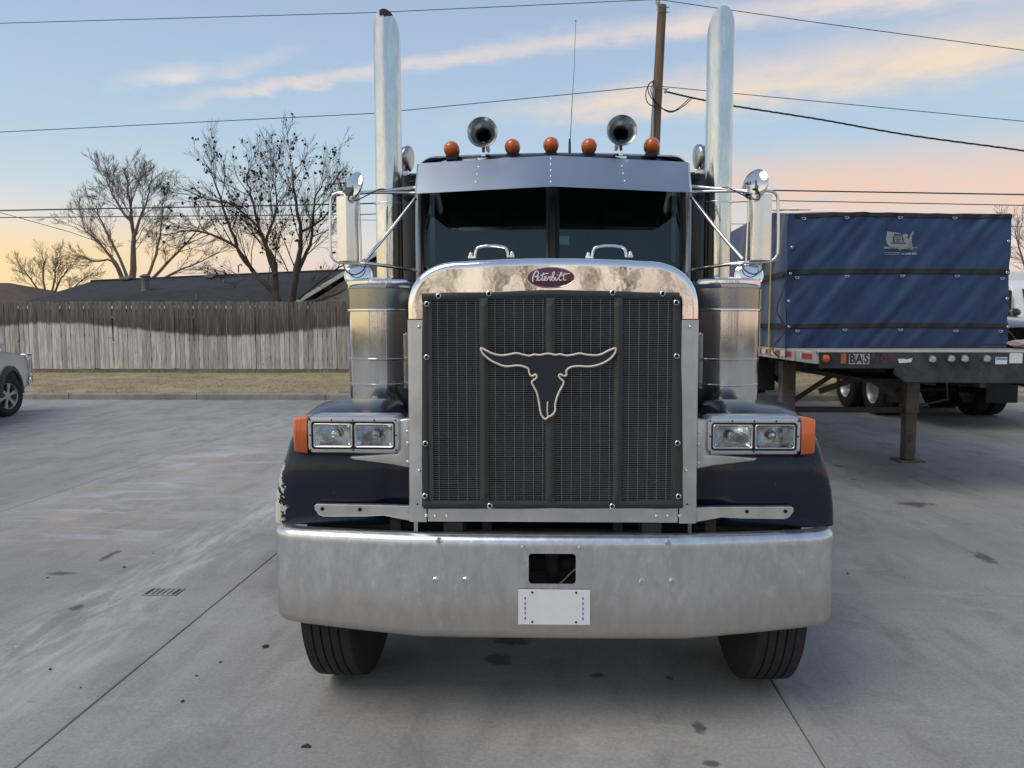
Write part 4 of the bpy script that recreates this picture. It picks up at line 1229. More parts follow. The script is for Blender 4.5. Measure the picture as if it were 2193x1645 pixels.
simple('script_white', (0.85, 0.84, 0.85), 0.3)
sm = MB()
for L, th in strokes:
    pp = [T(1100 + a * 0.07296, 560 + b * 0.07296, EY - 0.0062) for a, b in L]
    sm.tube(catmull(pp, 6), th * 0.07296 / FPX * EY * 1.12, 6)
sm.build('script_lettering', MATS['script_white'], badge, smooth=60)

# ---- hood
hr = []
for (Y, sx, ztop, zb, f) in ((3.105, 1.0, 1.975, 0.95, 1.0), (3.6, 1.04, 1.99, 1.0, 1.0), (4.2, 1.16, 2.02, 1.05, 1.0), (4.5, 1.24, 2.04, 1.1, 1.0)):
    r = [(-0.600 * sx, Y, zb)]
    for (a, b) in so:
        r.append((a * 0.985 * sx, Y, ztop - (1.990 - b) * 0.99))
    r.append((0.600 * sx, Y, zb))
    hr.append(r)
MB().loft(hr).build('hood', MATS['navy_paint'], truck, smooth=50)
for s, (pa, pb) in ((-1, (1017, 1088)), (1, (1268, 1341))):
    Yh = 3.06
    a, b = T(pa, 549, Yh), T(pb, 547, Yh)
    top = T((pa + pb) / 2, 528, Yh)
    pts = catmull([a - Vector((0.0, 0, 0.006)), a.lerp(Vector((a.x, Yh, top.z)), 0.75) + Vector((0.008, 0, 0)), Vector((a.x + 0.035, Yh, top.z)), Vector((top.x, Yh, top.z + 0.003)), Vector((b.x - 0.035, Yh, top.z)), b.lerp(Vector((b.x, Yh, top.z)), 0.75) - Vector((0.008, 0, 0)), b - Vector((0, 0, 0.006))], 5)
    hd = MB().tube(pts, 0.0065, 8).build('hood_handle', MATS['chrome'], truck, smooth=60)
    for q, sg in ((a, -1), (b, 1)):
        MB().box(q.x - 0.016 + sg * 0.012, q.x + 0.016 + sg * 0.012, Yh - 0.012, Yh + 0.012, q.z - 0.010, q.z + 0.001).build('handle_foot', MATS['chrome'], hd, bevel=0.002)
        MB().lathe([(0.0085, 0.0), (0.0085, 0.008), (0.0065, 0.013), (0.0, 0.018)], (q.x + sg * 0.017, Yh - 0.002, q.z + 0.001), seg=8).build('acorn_nut', MATS['chrome'], hd, smooth=50)

# ---- fenders
side = [(3.034, 0.842), (3.026, 0.92), (3.020, 1.00), (3.018, 1.08), (3.030, 1.155), (3.075, 1.225), (3.165, 1.283), (3.30, 1.322), (3.48, 1.345), (3.64, 1.335), (3.80, 1.29), (3.94, 1.21), (4.05, 1.08), (4.12, 0.93), (4.16, 0.78)]
crossx = [(0.600, -0.075), (0.69, -0.070), (0.735, -0.060), (0.752, -0.030), (0.785, -0.008), (0.85, 0.0), (0.95, 0.002), (1.06, 0.0), (1.125, -0.010), (1.170, -0.032), (1.195, -0.068), (1.206, -0.115), (1.208, -0.165)]
for s in (-1, 1):
    rows = []
    for i, (Y, z) in enumerate(side):
        a = Vector(side[max(i - 1, 0)]); b = Vector(side[min(i + 1, len(side) - 1)])
        d = (b - a).normalized(); n = Vector((-d.y, d.x))
        fr = max(0.0, min(1.0, (3.22 - Y) / 0.15)) if Y < 3.3 else 0.0        # flatter at the front
        wdt = {0: 0.018, 1: 0.012, 2: 0.0, 3: -0.018, 4: -0.038, 5: -0.04, 6: -0.025, 7: -0.005}.get(i, 0.0)
        row = []
        for (x, of) in crossx:
            xx = x + wdt * max(0, (x - 0.75) / 0.44)
            off = of * (1 - 0.72 * fr) if x > 0.8 else of * (1 - 0.55 * fr)
            row.append((s * xx, Y + n.x * off, z + n.y * off))
        rows.append(row)
    fd = MB().loft(rows).build('fender', MATS['fender_paint'], truck, smooth=50, solid=0.005)
    fd['label'] = 'navy front fender with white paint chips along its edge' if s < 0 else 'navy front fender with light scuffs'
    # ---- step bar plate with two holes
    ya = 2.985
    L = [(0.609, tz(1117, ya)), (0.66, tz(1112, ya)), (0.72, tz(1106, ya)), (0.80, tz(1108, ya)), (0.985, tz(1109, ya)), (1.005, tz(1105, ya)), (1.022, tz(1093, ya)), (1.022, tz(1086, ya)), (1.014, tz(1082, ya)), (0.80, tz(1083, ya)), (0.609, tz(1085, ya))]
    bar = MB().prism([(s * a, ya - 0.004, b) for a, b in L], (0, 0.028, 0)).build('fender_brace', MATS['alu_cast'], truck, bevel=0.003)
    for (px, py) in ((812, 1093), (767, 1093)) if False else ((686, 1092), (767, 1093)):
        p = Vector((s * abs(txx(px, ya)), ya - 0.0045, tz(py, ya)))
        MB().lathe([(0.0, -0.0012), (0.0085, -0.0012), (0.0085, 0.002)], p, (0, 1, 0), 12).build('bolt_hole', MATS['hole_black'], bar, smooth=40)
    MB().box(s * 0.62, s * 0.98, 3.06, 3.12, 0.79, 0.835).build('fender_support', MATS['undercarriage'], truck, bevel=0.004)

    # ---- headlight pod
    HY = 2.985
    hx0, hx1 = 0.650, 1.050
    hz0, hz1 = tz(974, HY), tz(892, HY)
    def rrect(x0, x1, z0, z1, r, y, n=5):
        out_ = []
        for (cx, cz, a0) in ((x1 - r, z1 - r, 0), (x0 + r, z1 - r, PI / 2), (x0 + r, z0 + r, PI), (x1 - r, z0 + r, 1.5 * PI)):
            for k in range(n + 1):
                a = a0 + (PI / 2) * k / n
                out_.append((s * (cx + r * math.cos(a)), y, cz + r * math.sin(a)))
        return out_
    pod = MB().loft([rrect(hx0 + 0.02, hx1 - 0.005, hz0 + 0.02, hz1 - 0.015, 0.03, HY + 0.20), rrect(hx0 + 0.002, hx1 + 0.002, hz0 + 0.004, hz1 - 0.002, 0.03, HY + 0.13),
                     rrect(hx0, hx1, hz0, hz1, 0.030, HY + 0.05), rrect(hx0 + 0.001, hx1 - 0.001, hz0 + 0.001, hz1 - 0.001, 0.029, HY + 0.012), rrect(hx0 + 0.007, hx1 - 0.007, hz0 + 0.007, hz1 - 0.008, 0.024, HY + 0.001),
                     rrect(hx0 + 0.012, hx1 - 0.012, hz0 + 0.012, hz1 - 0.014, 0.020, HY), rrect(hx0 + 0.020, hx1 - 0.020, hz0 + 0.020, hz1 - 0.024, 0.014, HY), rrect(hx0 + 0.022, hx1 - 0.022, hz0 + 0.022, hz1 - 0.026, 0.012, HY + 0.012)], cu=True)
    pod = pod.build('headlight_pod', MATS['alu_dull'], truck, smooth=40)
    ix0, ix1, iz0, iz1 = hx0 + 0.022, hx1 - 0.022, hz0 + 0.022, hz1 - 0.026
    bk = MB()
    for (qa, qb, qc, qd) in ((ix0 - 0.003, ix1 + 0.003, iz0 - 0.003, iz0 + 0.007), (ix0 - 0.003, ix1 + 0.003, iz1 - 0.007, iz1 + 0.003), (ix0 - 0.003, ix0 + 0.007, iz0 + 0.007, iz1 - 0.007), (ix1 - 0.007, ix1 + 0.003, iz0 + 0.007, iz1 - 0.007), ((ix0 + ix1) / 2 - 0.006, (ix0 + ix1) / 2 + 0.006, iz0 + 0.007, iz1 - 0.007)):
        bk.box(s * qa, s * qb, HY + 0.0112, HY + 0.016, qc, qd)
    bk.build('lamp_backing', MATS['black_plastic'], pod)
    mid = (ix0 + ix1) / 2
    for (la, lb, hi) in ((ix0 + 0.005, mid - 0.004, True), (mid + 0.004, ix1 - 0.005, False)):
        za, zb = iz0 + 0.005, iz1 - 0.005
        hl = MB().loft([rrect(la, lb, za, zb, 0.010, HY + 0.0105), rrect(la, lb, za, zb, 0.010, HY + 0.002), rrect(la + 0.003, lb - 0.003, za + 0.003, zb - 0.003, 0.008, HY - 0.001), rrect(la + 0.007, lb - 0.007, za + 0.007, zb - 0.007, 0.006, HY + 0.001), rrect(la + 0.008, lb - 0.008, za + 0.008, zb - 0.008, 0.005, HY + 0.004)], cu=True)
        hl = hl.build('headlight', MATS['chrome'], pod, smooth=50)
        # reflector bowl
        cxm, czm = (la + lb) / 2, (za + zb) / 2
        hw_, hh_ = (lb - la) / 2 - 0.008, (zb - za) / 2 - 0.008
        gr = []
        ngx, ngz = 26, 18
        for iz in range(ngz + 1):
            rr_ = []
            for ixx in range(ngx + 1):
                u, v = -1 + 2 * ixx / ngx, -1 + 2 * iz / ngz
                q = ((u * hw_) ** 2 + (v * hh_ * 1.15) ** 2) / (0.075 ** 2)
                edge = max(abs(u), abs(v))
                dep = 0.062 * (1 - min(q, 1.0)) + 0.010
                if abs(v) > 0.80: dep = min(dep, 0.010 + 0.05 * (1 - abs(v)) / 0.2 * 0.9)
                rr_.append((s * (cxm + u * hw_), HY + 0.004 + (dep if edge < 0.999 else 0.0), czm + v * hh_))
            gr.append(rr_)
        MB().loft(gr).build('reflector', MATS['reflector'], hl, smooth=60)
        cap = MB().lathe([(0.0, -0.003), (0.012, -0.002), (0.017, 0.004), (0.018, 0.016), (0.012, 0.020), (0.010, 0.04)], (s * cxm, HY + 0.022, czm + 0.002), (0, 1, 0), 18)
        cap.build('bulb_shield', MATS['horn_metal'] if hi else MATS['chrome'], hl, smooth=50)
        MB().add(rrect(la + 0.0075, lb - 0.0075, za + 0.0075, zb - 0.0075, 0.005, HY + 0.0002), [tuple(range(24))]).build('lens', MATS['lamp_glass'], hl)
        lf_ = MB()
        for q_ in range(9):
            xq = la + 0.012 + (lb - la - 0.024) * (q_ + 0.5) / 9
            lf_.box(s * (xq - 0.0006), s * (xq + 0.0006), HY + 0.0006, HY + 0.0016, za + 0.012, zb - 0.012)
        lf_.build('lens_flutes', MATS['lamp_glass'], hl)
    for (fx, fz) in ((0.0, 0), (0.5, 0), (1.0, 0), (0.0, 1), (0.25, 1), (0.5, 1), (0.75, 1), (1.0, 1), (0, 0.5), (1, 0.5)):
        link('screw', screw_me, pod, loc=(s * (hx0 + 0.016 + fx * (hx1 - hx0 - 0.032)), HY - 0.0005, hz0 + 0.016 + fz * (hz1 - hz0 - 0.034)))
    # turn signal, ribbed amber block wrapping round the outside
    sx0, sx1 = hx1 - 0.002, hx1 + 0.066
    tsg = []
    nrb = 11
    for k in range(nrb * 4 + 1):
        u = k / (nrb * 4)
        x = sx0 + (sx1 - sx0) * u
        rib_ = 0.0016 * (0.5 - 0.5 * math.cos(u * nrb * 2 * PI))
        yb = HY + 0.002 + 0.030 * max(0, (u - 0.72) / 0.28) ** 2
        zt, zbm = hz1 - 0.004 - 0.010 * u ** 2, hz0 + 0.002 + 0.010 * u ** 2
        tsg.append([(s * x, HY + 0.11, zbm + 0.002), (s * x, yb + 0.006, zbm), (s * x, yb - rib_, zbm + 0.006), (s * x, yb - rib_ - 0.003, (zt + zbm) / 2), (s * x, yb - rib_, zt - 0.006), (s * x, yb + 0.006, zt), (s * x, HY + 0.11, zt - 0.002)])
    sg_ = MB().loft(tsg)
    nn = len(tsg[0]); base_i = len(sg_.v) - nn
    sg_.f.append(tuple(base_i + q for q in range(nn)))
    sg_.build('turn_signal', MATS['amber_lens'], pod, smooth=50)
    # cast bracket that carries the pod from the grille shell
    BY = 3.005
    br = MB().prism([(s * 0.612, BY, tz(897, BY)), (s * 0.66, BY, tz(900, BY)), (s * 0.665, BY, tz(972, BY)), (s * 0.875, BY, tz(979, BY)), (s * 0.865, BY, tz(986, BY)), (s * 0.68, BY, tz(997, BY)), (s * 0.612, BY, tz(1004, BY))], (0, 0.05, 0))
    br = br.build('headlight_bracket', MATS['alu_cast'], truck, bevel=0.008, bseg=3, smooth=50)
    for py in (925, 950, 990):
        link('rivet', rivet_me, br, loc=(s * 0.622, BY - 0.001, tz(py, BY)))

# ---- wheels
def tyre_profile(w, r, ri):
    g, d = 0.0045, 0.012
    p = [(ri, -w * 0.40), (ri + 0.03, -w * 0.47), (r * 0.80, -w * 0.52), (r - 0.045, -w * 0.50), (r - 0.016, -w * 0.465), (r - 0.006, -w * 0.44)]
    for c in (-0.25, -0.085, 0.085, 0.25):
        p += [(r - 0.002 if abs(c) < 0.2 else r - 0.004, w * c - g), (r - d, w * c - g * 0.7), (r - d, w * c + g * 0.7), (r - 0.002 if abs(c) < 0.2 else r - 0.004, w * c + g)]
    p += [(r - 0.006, w * 0.44), (r - 0.016, w * 0.465), (r - 0.045, w * 0.50), (r * 0.80, w * 0.52), (ri + 0.03, w * 0.47), (ri, w * 0.40)]
    return p
simple('steel_wheel', (0.55, 0.55, 0.54), 0.4, 0.7, var=0.15, scale=10)
tyre_me = MB().lathe(tyre_profile(0.232, 0.505, 0.285), axis=(1, 0, 0), seg=72).mesh('tyre', MATS['rubber'], smooth=35)
rim_me = MB().lathe([(0.285, 0.115), (0.270, 0.10), (0.262, 0.04), (0.25, -0.02), (0.20, -0.03), (0.13, 0.02), (0.11, 0.06), (0.0, 0.065)], axis=(1, 0, 0), seg=32).lathe([(0.285, -0.115), (0.268, -0.09), (0.25, -0.021)], axis=(1, 0, 0), seg=32).mesh('rim', MATS['steel_wheel'], smooth=40)
nut_me = MB().lathe([(0.017, 0.0), (0.017, 0.02), (0.0, 0.026)], axis=(1, 0, 0), seg=6).mesh('wheel_nut', MATS['chrome'])
def wheel(parent, x, y, s, r=0.505, nuts=True, name='wheel'):
    """tyre, rim and nuts under one small empty; s is the side the dish faces"""
    k = r / 0.505
    wroot = link(name, None, parent, loc=(x, y, r)); wroot.empty_display_size = 0.2
    link('tyre', tyre_me, wroot, local=True, scale=(k, k, k))
    rm = link('rim', rim_me, wroot, local=True, rot=(0, 0, 0 if s > 0 else PI), scale=(k, k, k))
    return wroot
for s in (-1, 1):
    wheel(truck, s * 0.988, 3.47, s)
    for Y in (8.55, 9.9):
        for xx in (0.80, 1.12):
            wheel(truck, s * xx, Y, s)
MB().box(-0.8, 0.8, 3.41, 3.53, 0.40, 0.53).build('front_axle', MATS['undercarriage'], truck, bevel=0.02)
for s in (-1, 1):
    MB().box(s * 0.38, s * 0.46, 2.95, 11.2, 0.66, 0.93).build('frame_rail', MATS['undercarriage'], truck)
    MB().box(s * 0.50, s * 0.60, 3.0, 3.7, 0.60, 0.70).build('leaf_spring', MATS['undercarriage'], truck)
    MB().tube([(s * 0.98, 5.2, 0.62), (s * 0.98, 6.5, 0.62)], 0.30, 24).build('fuel_tank', MATS['chrome'], truck, smooth=40)
    MB().box(s * 0.26, s * 0.30, 2.985, 3.03, 0.80, 0.885).build('shell_mount', MATS['undercarriage'], truck)
    MB().box(s * 0.37, s * 0.42, 2.985, 3.03, 0.80, 0.885).build('shell_mount', MATS['undercarriage'], truck)
    MB().box(s * 0.655, s * 0.70, 3.0, 3.04, 0.80, 0.90).build('fender_strut', MATS['undercarriage'], truck)
MB().box(-0.37, 0.37, 3.1, 4.6, 0.62, 1.5).build('engine_block', MATS['undercarriage'], truck)
MB().box(-0.60, 0.60, 3.10, 3.14, 0.70, 1.9).build('radiator_shroud', MATS['undercarriage'], truck)
MB().box(-0.95, 0.95, 4.45, 6.9, 0.75, 1.1).build('floor_pan', MATS['undercarriage'], truck)

# ---- cab
W0 = 0.865
cab = []
def cab_sec(Y, zt, cr, w):
    pts = [(-w, Y, 1.05), (-w, Y, 1.9), (-w * 0.995, Y, zt - cr)]
    for k in range(1, 6):
        a = PI - k * (PI / 2) / 6
        pts.append((-w + cr + cr * math.cos(a), Y, zt - cr + cr * math.sin(a)))
    pts += [(-w + cr, Y, zt), (-w * 0.4, Y, zt + 0.014), (0, Y, zt + 0.02), (w * 0.4, Y, zt + 0.014)]
    pts += [(-a, Y, c) for a, _, c in reversed(pts[3:9])]
    pts += [(w * 0.995, Y, zt - cr), (w, Y, 1.9), (w, Y, 1.05)]
    return pts
MB().loft([cab_sec(4.66, 2.795, 0.10, 0.875), cab_sec(4.72, 2.82, 0.11, 0.885), cab_sec(5.15, 2.83, 0.11, 0.885)]).build('cab_shell', MATS['navy_panel'], truck, smooth=45)
# roof front edge, forward of the windscreen
rows = []
for (dy, z) in ((0.02, 2.68), (0.0, 2.74), (0.02, 2.785), (0.09, 2.812)):
    rows.append([(x, 4.68 - 0.10 * (1 - (x / 0.86) ** 2) + dy, z + 0.014 * (1 - (x / 0.86) ** 2) - (0.06 if abs(x) > 0.85 else 0.02 if abs(x) > 0.80 else 0)) for x in [-0.87, -0.83, -0.7, -0.5, -0.25, 0, 0.25, 0.5, 0.7, 0.83, 0.87]])
MB().loft(rows).build('roof_lip', MATS['navy_paint'], truck, smooth=50)
# windscreen: two flat panes in a shallow V
def wpt(x, z):
    t_ = (z - 2.0) / 0.65
    return (x, 4.43 + 0.19 * (abs(x) / 0.86) + 0.16 * t_, z)
for s in (-1, 1):
    co = [(0.028, 2.05), (0.80, 2.06), (0.832, 2.10), (0.855, 2.58), (0.845, 2.63), (0.028, 2.65)]
    inner = [wpt(s * a, b) for a, b in co]
    pane = MB().add(inner, [tuple(range(len(inner)))]).build('windscreen_pane', MATS['windshield_glass'], truck)
    cxx, czz = 0.43, 2.33
    seal = [[(p[0] + 0, p[1] - 0.006, p[2]) for p in (wpt(s * (cxx + (a - cxx) * k), czz + (b - czz) * k) for a, b in co)] for k in (0.965, 1.0, 1.03)]
    seal[0] = [(a, b + 0.004, c) for a, b, c in seal[0]]; seal[2] = [(a, b + 0.012, c) for a, b, c in seal[2]]
    MB().loft(seal, cu=True).build('window_seal', MATS['rubber_seal'], pane, smooth=40)
    # pillar strip
    MB().tube([(s * 0.862, 4.60, 2.0), (s * 0.875, 4.66, 2.3), (s * 0.883, 4.72, 2.62)], 0.020, 10).build('pillar_trim', MATS['pillar_metal'], truck, smooth=50)
    MB().add([wpt(s * 0.83, 2.0), wpt(s * 0.85, 2.62), (s * 0.886, 4.74, 2.62), (s * 0.886, 4.68, 2.0)], [(0, 1, 2, 3)]).build('pillar', MATS['black_plastic'], truck)
MB().tube([wpt(0, 2.0), wpt(0, 2.66)], 0.030, 6).build('centre_post', MATS['rubber_seal'], truck)
cw = [[(x, 4.44 + 0.16 * abs(x) / 0.86, 2.06 - 0.0 * abs(x)) for x in (-0.86, -0.5, 0, 0.5, 0.86)], [(x * 0.97, 4.38, 2.00) for x in (-0.86, -0.5, 0, 0.5, 0.86)], [(x * 0.9, 4.36, 1.6) for x in (-0.86, -0.5, 0, 0.5, 0.86)]]
MB().loft(cw).build('cowl', MATS['navy_panel'], truck)
for s in (-1, 1):
    MB().add([(s * 0.86, 4.62, 2.06), (s * 0.86, 4.62, 1.05), (s * 0.6, 4.45, 1.05), (s * 0.62, 4.40, 1.98)], [(0, 1, 2, 3)]).build('cowl_side', MATS['navy_panel'], truck)
# inside the cab
MB().box(-0.84, 0.84, 5.10, 5.14, 1.1, 2.78).build('cab_rear_trim', MATS['interior'], truck)
MB().prism([(-0.82, 4.62, 1.5), (-0.82, 4.62, 2.08), (-0.82, 4.72, 2.13), (-0.82, 4.95, 2.08), (-0.82, 4.95, 1.5)], (1.64, 0, 0)).build('dashboard', MATS['interior'], truck, bevel=0.02)
for s in (-1, 1):
    st = MB().box(s * 0.25, s * 0.68, 5.0, 5.09, 1.6, 2.40).box(s * 0.34, s * 0.58, 5.0, 5.08, 2.42, 2.56)
    st.build('seat', MATS['interior'], truck, bevel=0.035, bseg=3, smooth=50)
MB().tube([(0.46 + 0.2 * math.cos(a), 4.80 - 0.05 * math.sin(a), 2.14 + 0.12 * math.sin(a)) for a in [2 * PI * k / 28 for k in range(28)]], 0.014, 8, closed=True).build('steering_wheel', MATS['black_plastic'], truck, smooth=60)
pp = [wpt(txx(1191, 4.5), tz(524, 4.5)), wpt(txx(1218, 4.5), tz(524, 4.5)), wpt(txx(1218, 4.5), tz(505, 4.5)), wpt(txx(1191, 4.5), tz(505, 4.5))]
MB().prism([(a, b + 0.004, c) for a, b, c in pp], (0, 0.001, 0)).build('windscreen_sticker', MATS['sticker_green'], truck)
MB().box(-0.30, -0.02, 4.64, 4.78, 2.13, 2.155).build('papers', MATS['interior_grey'], truck)

# ---- sun visor over the windscreen
def vis(x, f):
    a = abs(x)
    yb, zb = 4.215 + 0.205 * (a / 0.843), 2.527
    yt, zt_ = 4.455 + 0.15 * (a / 0.86), 2.755 - 0.012 * a
    return (x * (1 + 0.02 * f), yb + (yt - yb) * f, zb + (zt_ - zb) * f)
vm = MB()
xs_ = [-0.836, -0.6, -0.3, 0, 0.3, 0.6, 0.836]
vm.loft([[vis(x, f) for x in xs_] for f in (0, 0.25, 0.5, 0.75, 1.0)])
vm.loft([[(vis(x, 0)[0], vis(x, 0)[1] + 0.022, 2.532) for x in xs_], [vis(x, 0) for x in xs_]])
vm = vm.build('sun_visor', MATS['visor_metal'], truck, smooth=20, solid=0.003)
vm['label'] = 'grey metal drop visor peaked at the centre'
for s in (-1, 1):
    en = MB().loft([[vis(s * 0.836, f), (vis(s * 0.836, f)[0] + s * 0.018, vis(s * 0.836, f)[1] + 0.02, vis(s * 0.836, f)[2]), (s * 0.884, 4.60 + 0.12 * f, vis(s * 0.836, f)[2] - 0.004)] for f in (0, 0.5, 1)])
    en.build('visor_cheek', MATS['stainless'], vm, smooth=60)
for (px, fs) in ((1180, (0.12, 0.30, 0.5, 0.7, 0.9)), (1021, (0.25, 0.5, 0.75)), (1336, (0.25, 0.5, 0.75))):
    for f in fs:
        x = txx(px + (4 if px == 1021 else -4 if px == 1336 else 0) * (f - 0.5) * 2, 4.35, 375)
        p = vis(x, f)
        link('rivet', rivet_me, vm, loc=(p[0], p[1] - 0.003, p[2] + 0.001))

# ---- amber roof lamps
for px, py in ((966, 318), (1097, 313), (1180, 309), (1262, 312), (1397, 310)):
    Y = 4.62
    c = T(px, py, Y)
    rl = MB().lathe([(0.046, 0.0), (0.050, 0.012), (0.050, 0.03), (0.044, 0.09), (0.026, 0.14), (0.0, 0.155)], c, (0, 1, 0), 20).build('roof_lamp', MATS['black_plastic'], truck, smooth=50)
    MB().lathe([(0.0, -0.040), (0.015, -0.038), (0.030, -0.030), (0.041, -0.016), (0.047, 0.0), (0.049, 0.012)], c, (0, 1, 0), 24).build('lens', MATS['amber_marker'], rl, smooth=60)
    MB().box(c.x - 0.036, c.x + 0.036, Y + 0.005, Y + 0.11, c.z - 0.075, c.z - 0.030).build('base', MATS['black_plastic'], rl, bevel=0.008)
# ---- air horns
for px, py, s in ((1033, 283, -1), (1332, 279, 1)):
    Y = 4.58
    c = T(px, py, Y)
    hn = MB().lathe([(0.010, 0.44), (0.016, 0.40), (0.020, 0.28), (0.027, 0.17), (0.040, 0.085), (0.060, 0.030), (0.083, 0.004), (0.094, -0.004), (0.097, 0.0), (0.094, 0.006), (0.080, 0.012), (0.052, 0.042), (0.034, 0.10), (0.024, 0.18), (0.014, 0.30), (0.0, 0.42)], c, (0, 1, -0.03), 40)
    hn = hn.build('air_horn', MATS['horn_metal'], truck, smooth=60)
    MB().box(c.x - 0.012, c.x + 0.012, Y + 0.06, Y + 0.10, c.z - 0.155, c.z - 0.045).box(c.x - 0.035, c.x + 0.035, Y + 0.04, Y + 0.13, c.z - 0.168, c.z - 0.148).build('horn_bracket', MATS['chrome'], hn, bevel=0.003)
    d = Vector((0.036 * (1 if s < 0 else -1), 0.46, -0.105))
    MB().lathe([(0.0, -0.012), (0.03, -0.010), (0.046, 0.0), (0.048, 0.02), (0.03, 0.035), (0.0, 0.04)], c + d, (0, 1, 0), 20).build('horn_diaphragm', MATS['chrome'], hn, smooth=60)
# ---- antenna
a0, a1 = T(1220, 330, 4.75), T(1233, 45, 4.75)
an = MB().tube([a0, a0.lerp(a1, 0.33), a0.lerp(a1, 0.66) + Vector((0.004, 0, 0)), a1], [0.0032, 0.0026, 0.002, 0.0016], 6).ball(a1, 0.005, 8, 5).build('antenna', MATS['vent_metal'], truck, smooth=60)
MB().lathe([(0.018, -0.02), (0.018, 0.0), (0.009, 0.008), (0.008, 0.075), (0.004, 0.10)], a0, (0, 0, 1), 10).build('antenna_base', MATS['black_plastic'], an, smooth=50)

# ---- sleeper box
MB().box(-1.145, 1.145, 5.30, 7.1, 0.95, 2.845).build('sleeper', MATS['navy_panel'], truck, bevel=0.05, bseg=3, smooth=45)
# ---- work lamps on the sleeper corners
for s in (-1, 1):
    c = Vector((s * txx(1502, 5.22, 339), 5.22, tz(339, 5.22)))
    ax = Vector((s * 0.93, 0.12, 0.10))
    wl = MB().lathe([(0.0, -0.044), (0.05, -0.043), (0.083, -0.038), (0.092, -0.030), (0.094, -0.012), (0.089, 0.0), (0.070, 0.042), (0.045, 0.078), (0.018, 0.098), (0.0, 0.102)], c, ax, 28).build('work_lamp', MATS['horn_metal'], truck, smooth=50)
    MB().box(c.x - 0.05, c.x + 0.03, 5.18, 5.27, c.z - 0.125, c.z - 0.088).build('lamp_bracket', MATS['stainless'], wl, bevel=0.006)

# ---- exhaust stacks with slash-cut tops
SR, SX, SY_ = 0.0915, 1.14, 5.0
simple('soot', (0.035, 0.022, 0.018), 0.9, var=0.3, scale=20)
for s in (-1, 1):
    seg = 40
    zs = [1.62, 2.0, 2.4, 2.555, 2.556, 2.6, 3.0, 3.4]
    rows = [[(s * SX + SR * math.cos(2 * PI * k / seg), SY_ + SR * math.sin(2 * PI * k / seg), z) for k in range(seg)] for z in zs]
    top = []
    for k in range(seg):
        a = 2 * PI * k / seg
        y = math.sin(a)                       # -1 at the front
        z = 3.690 - 0.150 * y
        top.append((s * SX + SR * math.cos(a), SY_ + SR * y, z))
    rows.append(top)
    ztop = [p[2] for p in top]
    inner = [[(s * SX + (SR - 0.004) * math.cos(2 * PI * k / seg), SY_ + (SR - 0.004) * math.sin(2 * PI * k / seg), ztop[k] - dz_) for k in range(seg)] for dz_ in (0.0, 0.5)]
    st = MB().loft(rows, cu=True).build('exhaust_stack', MATS['stack_metal'], truck, smooth=40)
    MB().loft(inner, cu=True).build('stack_lining', MATS['soot'], st, smooth=40)
    MB().lathe([(SR + 0.0015, 0.0), (SR + 0.004, 0.002), (SR + 0.004, 0.010), (SR + 0.0015, 0.012)], (s * SX, SY_, 2.55), seg=40).build('stack_clamp', MATS['stainless'], st, smooth=40)
    MB().box(s * (SX - 0.10), s * (SX - 0.02), 5.08, 5.32, 2.66, 2.70).build('stack_bracket', MATS['stainless'], st)
    MB().lathe([(0.13, 0.0), (0.13, 0.85), (0.10, 0.9)], (s * SX, SY_, 0.75), seg=32).build('heat_shield', MATS['stainless'], st, smooth=40)

# ---- external air cleaners
AX, AY, AR = 0.975, 4.1, 0.200
for s in (-1, 1):
    def zf(py): return tz(py, AY - AR)
    ac = MB().lathe([(AR * 0.98, 1.18), (AR, 1.20), (AR, zf(828)), (AR + 0.003, zf(827)), (AR + 0.003, zf(824)), (AR, zf(823)), (AR, zf(773)), (AR + 0.003, zf(772)), (AR + 0.003, zf(769)), (AR, zf(768)), (AR, zf(667))], (s * AX, AY, 0), seg=56).build('air_cleaner', MATS['stainless'], truck, smooth=35)
    MB().lathe([(AR, zf(667)), (AR + 0.006, zf(666.5)), (AR + 0.007, zf(664)), (AR + 0.006, zf(661.5)), (AR, zf(661))], (s * AX, AY, 0), seg=56).build('band', MATS['chrome'], ac, smooth=50)
    MB().lathe([(AR - 0.001, zf(661)), (AR - 0.001, zf(616))], (s * AX, AY, 0), seg=56).build('intake_screen', MATS['perforated'], ac, smooth=50)
    MB().lathe([(AR - 0.004, zf(617)), (AR + 0.006, zf(616)), (AR + 0.008, zf(613)), (AR + 0.007, zf(601)), (AR - 0.002, zf(597)), (AR * 0.75, zf(593)), (AR * 0.4, zf(590)), (0.0, zf(589))], (s * AX, AY, 0), seg=56).build('lid', MATS['chrome'], ac, smooth=35)
    MB().box(s * 0.775, s * 0.80, 3.95, 4.02, tz(835, 3.95), tz(715, 3.95)).box(s * 0.74, s * 0.772, 3.96, 4.0, tz(832, 3.95), tz(713, 3.95)).build('mount_plate', MATS['alu_cast'], ac, bevel=0.004)
    MB().tube([(s * 0.88, 4.15, 1.35), (s * 0.7, 4.2, 1.45), (s * 0.6, 4.2, 1.5)], 0.08, 14).build('intake_duct', MATS['black_plastic'], ac, smooth=50)

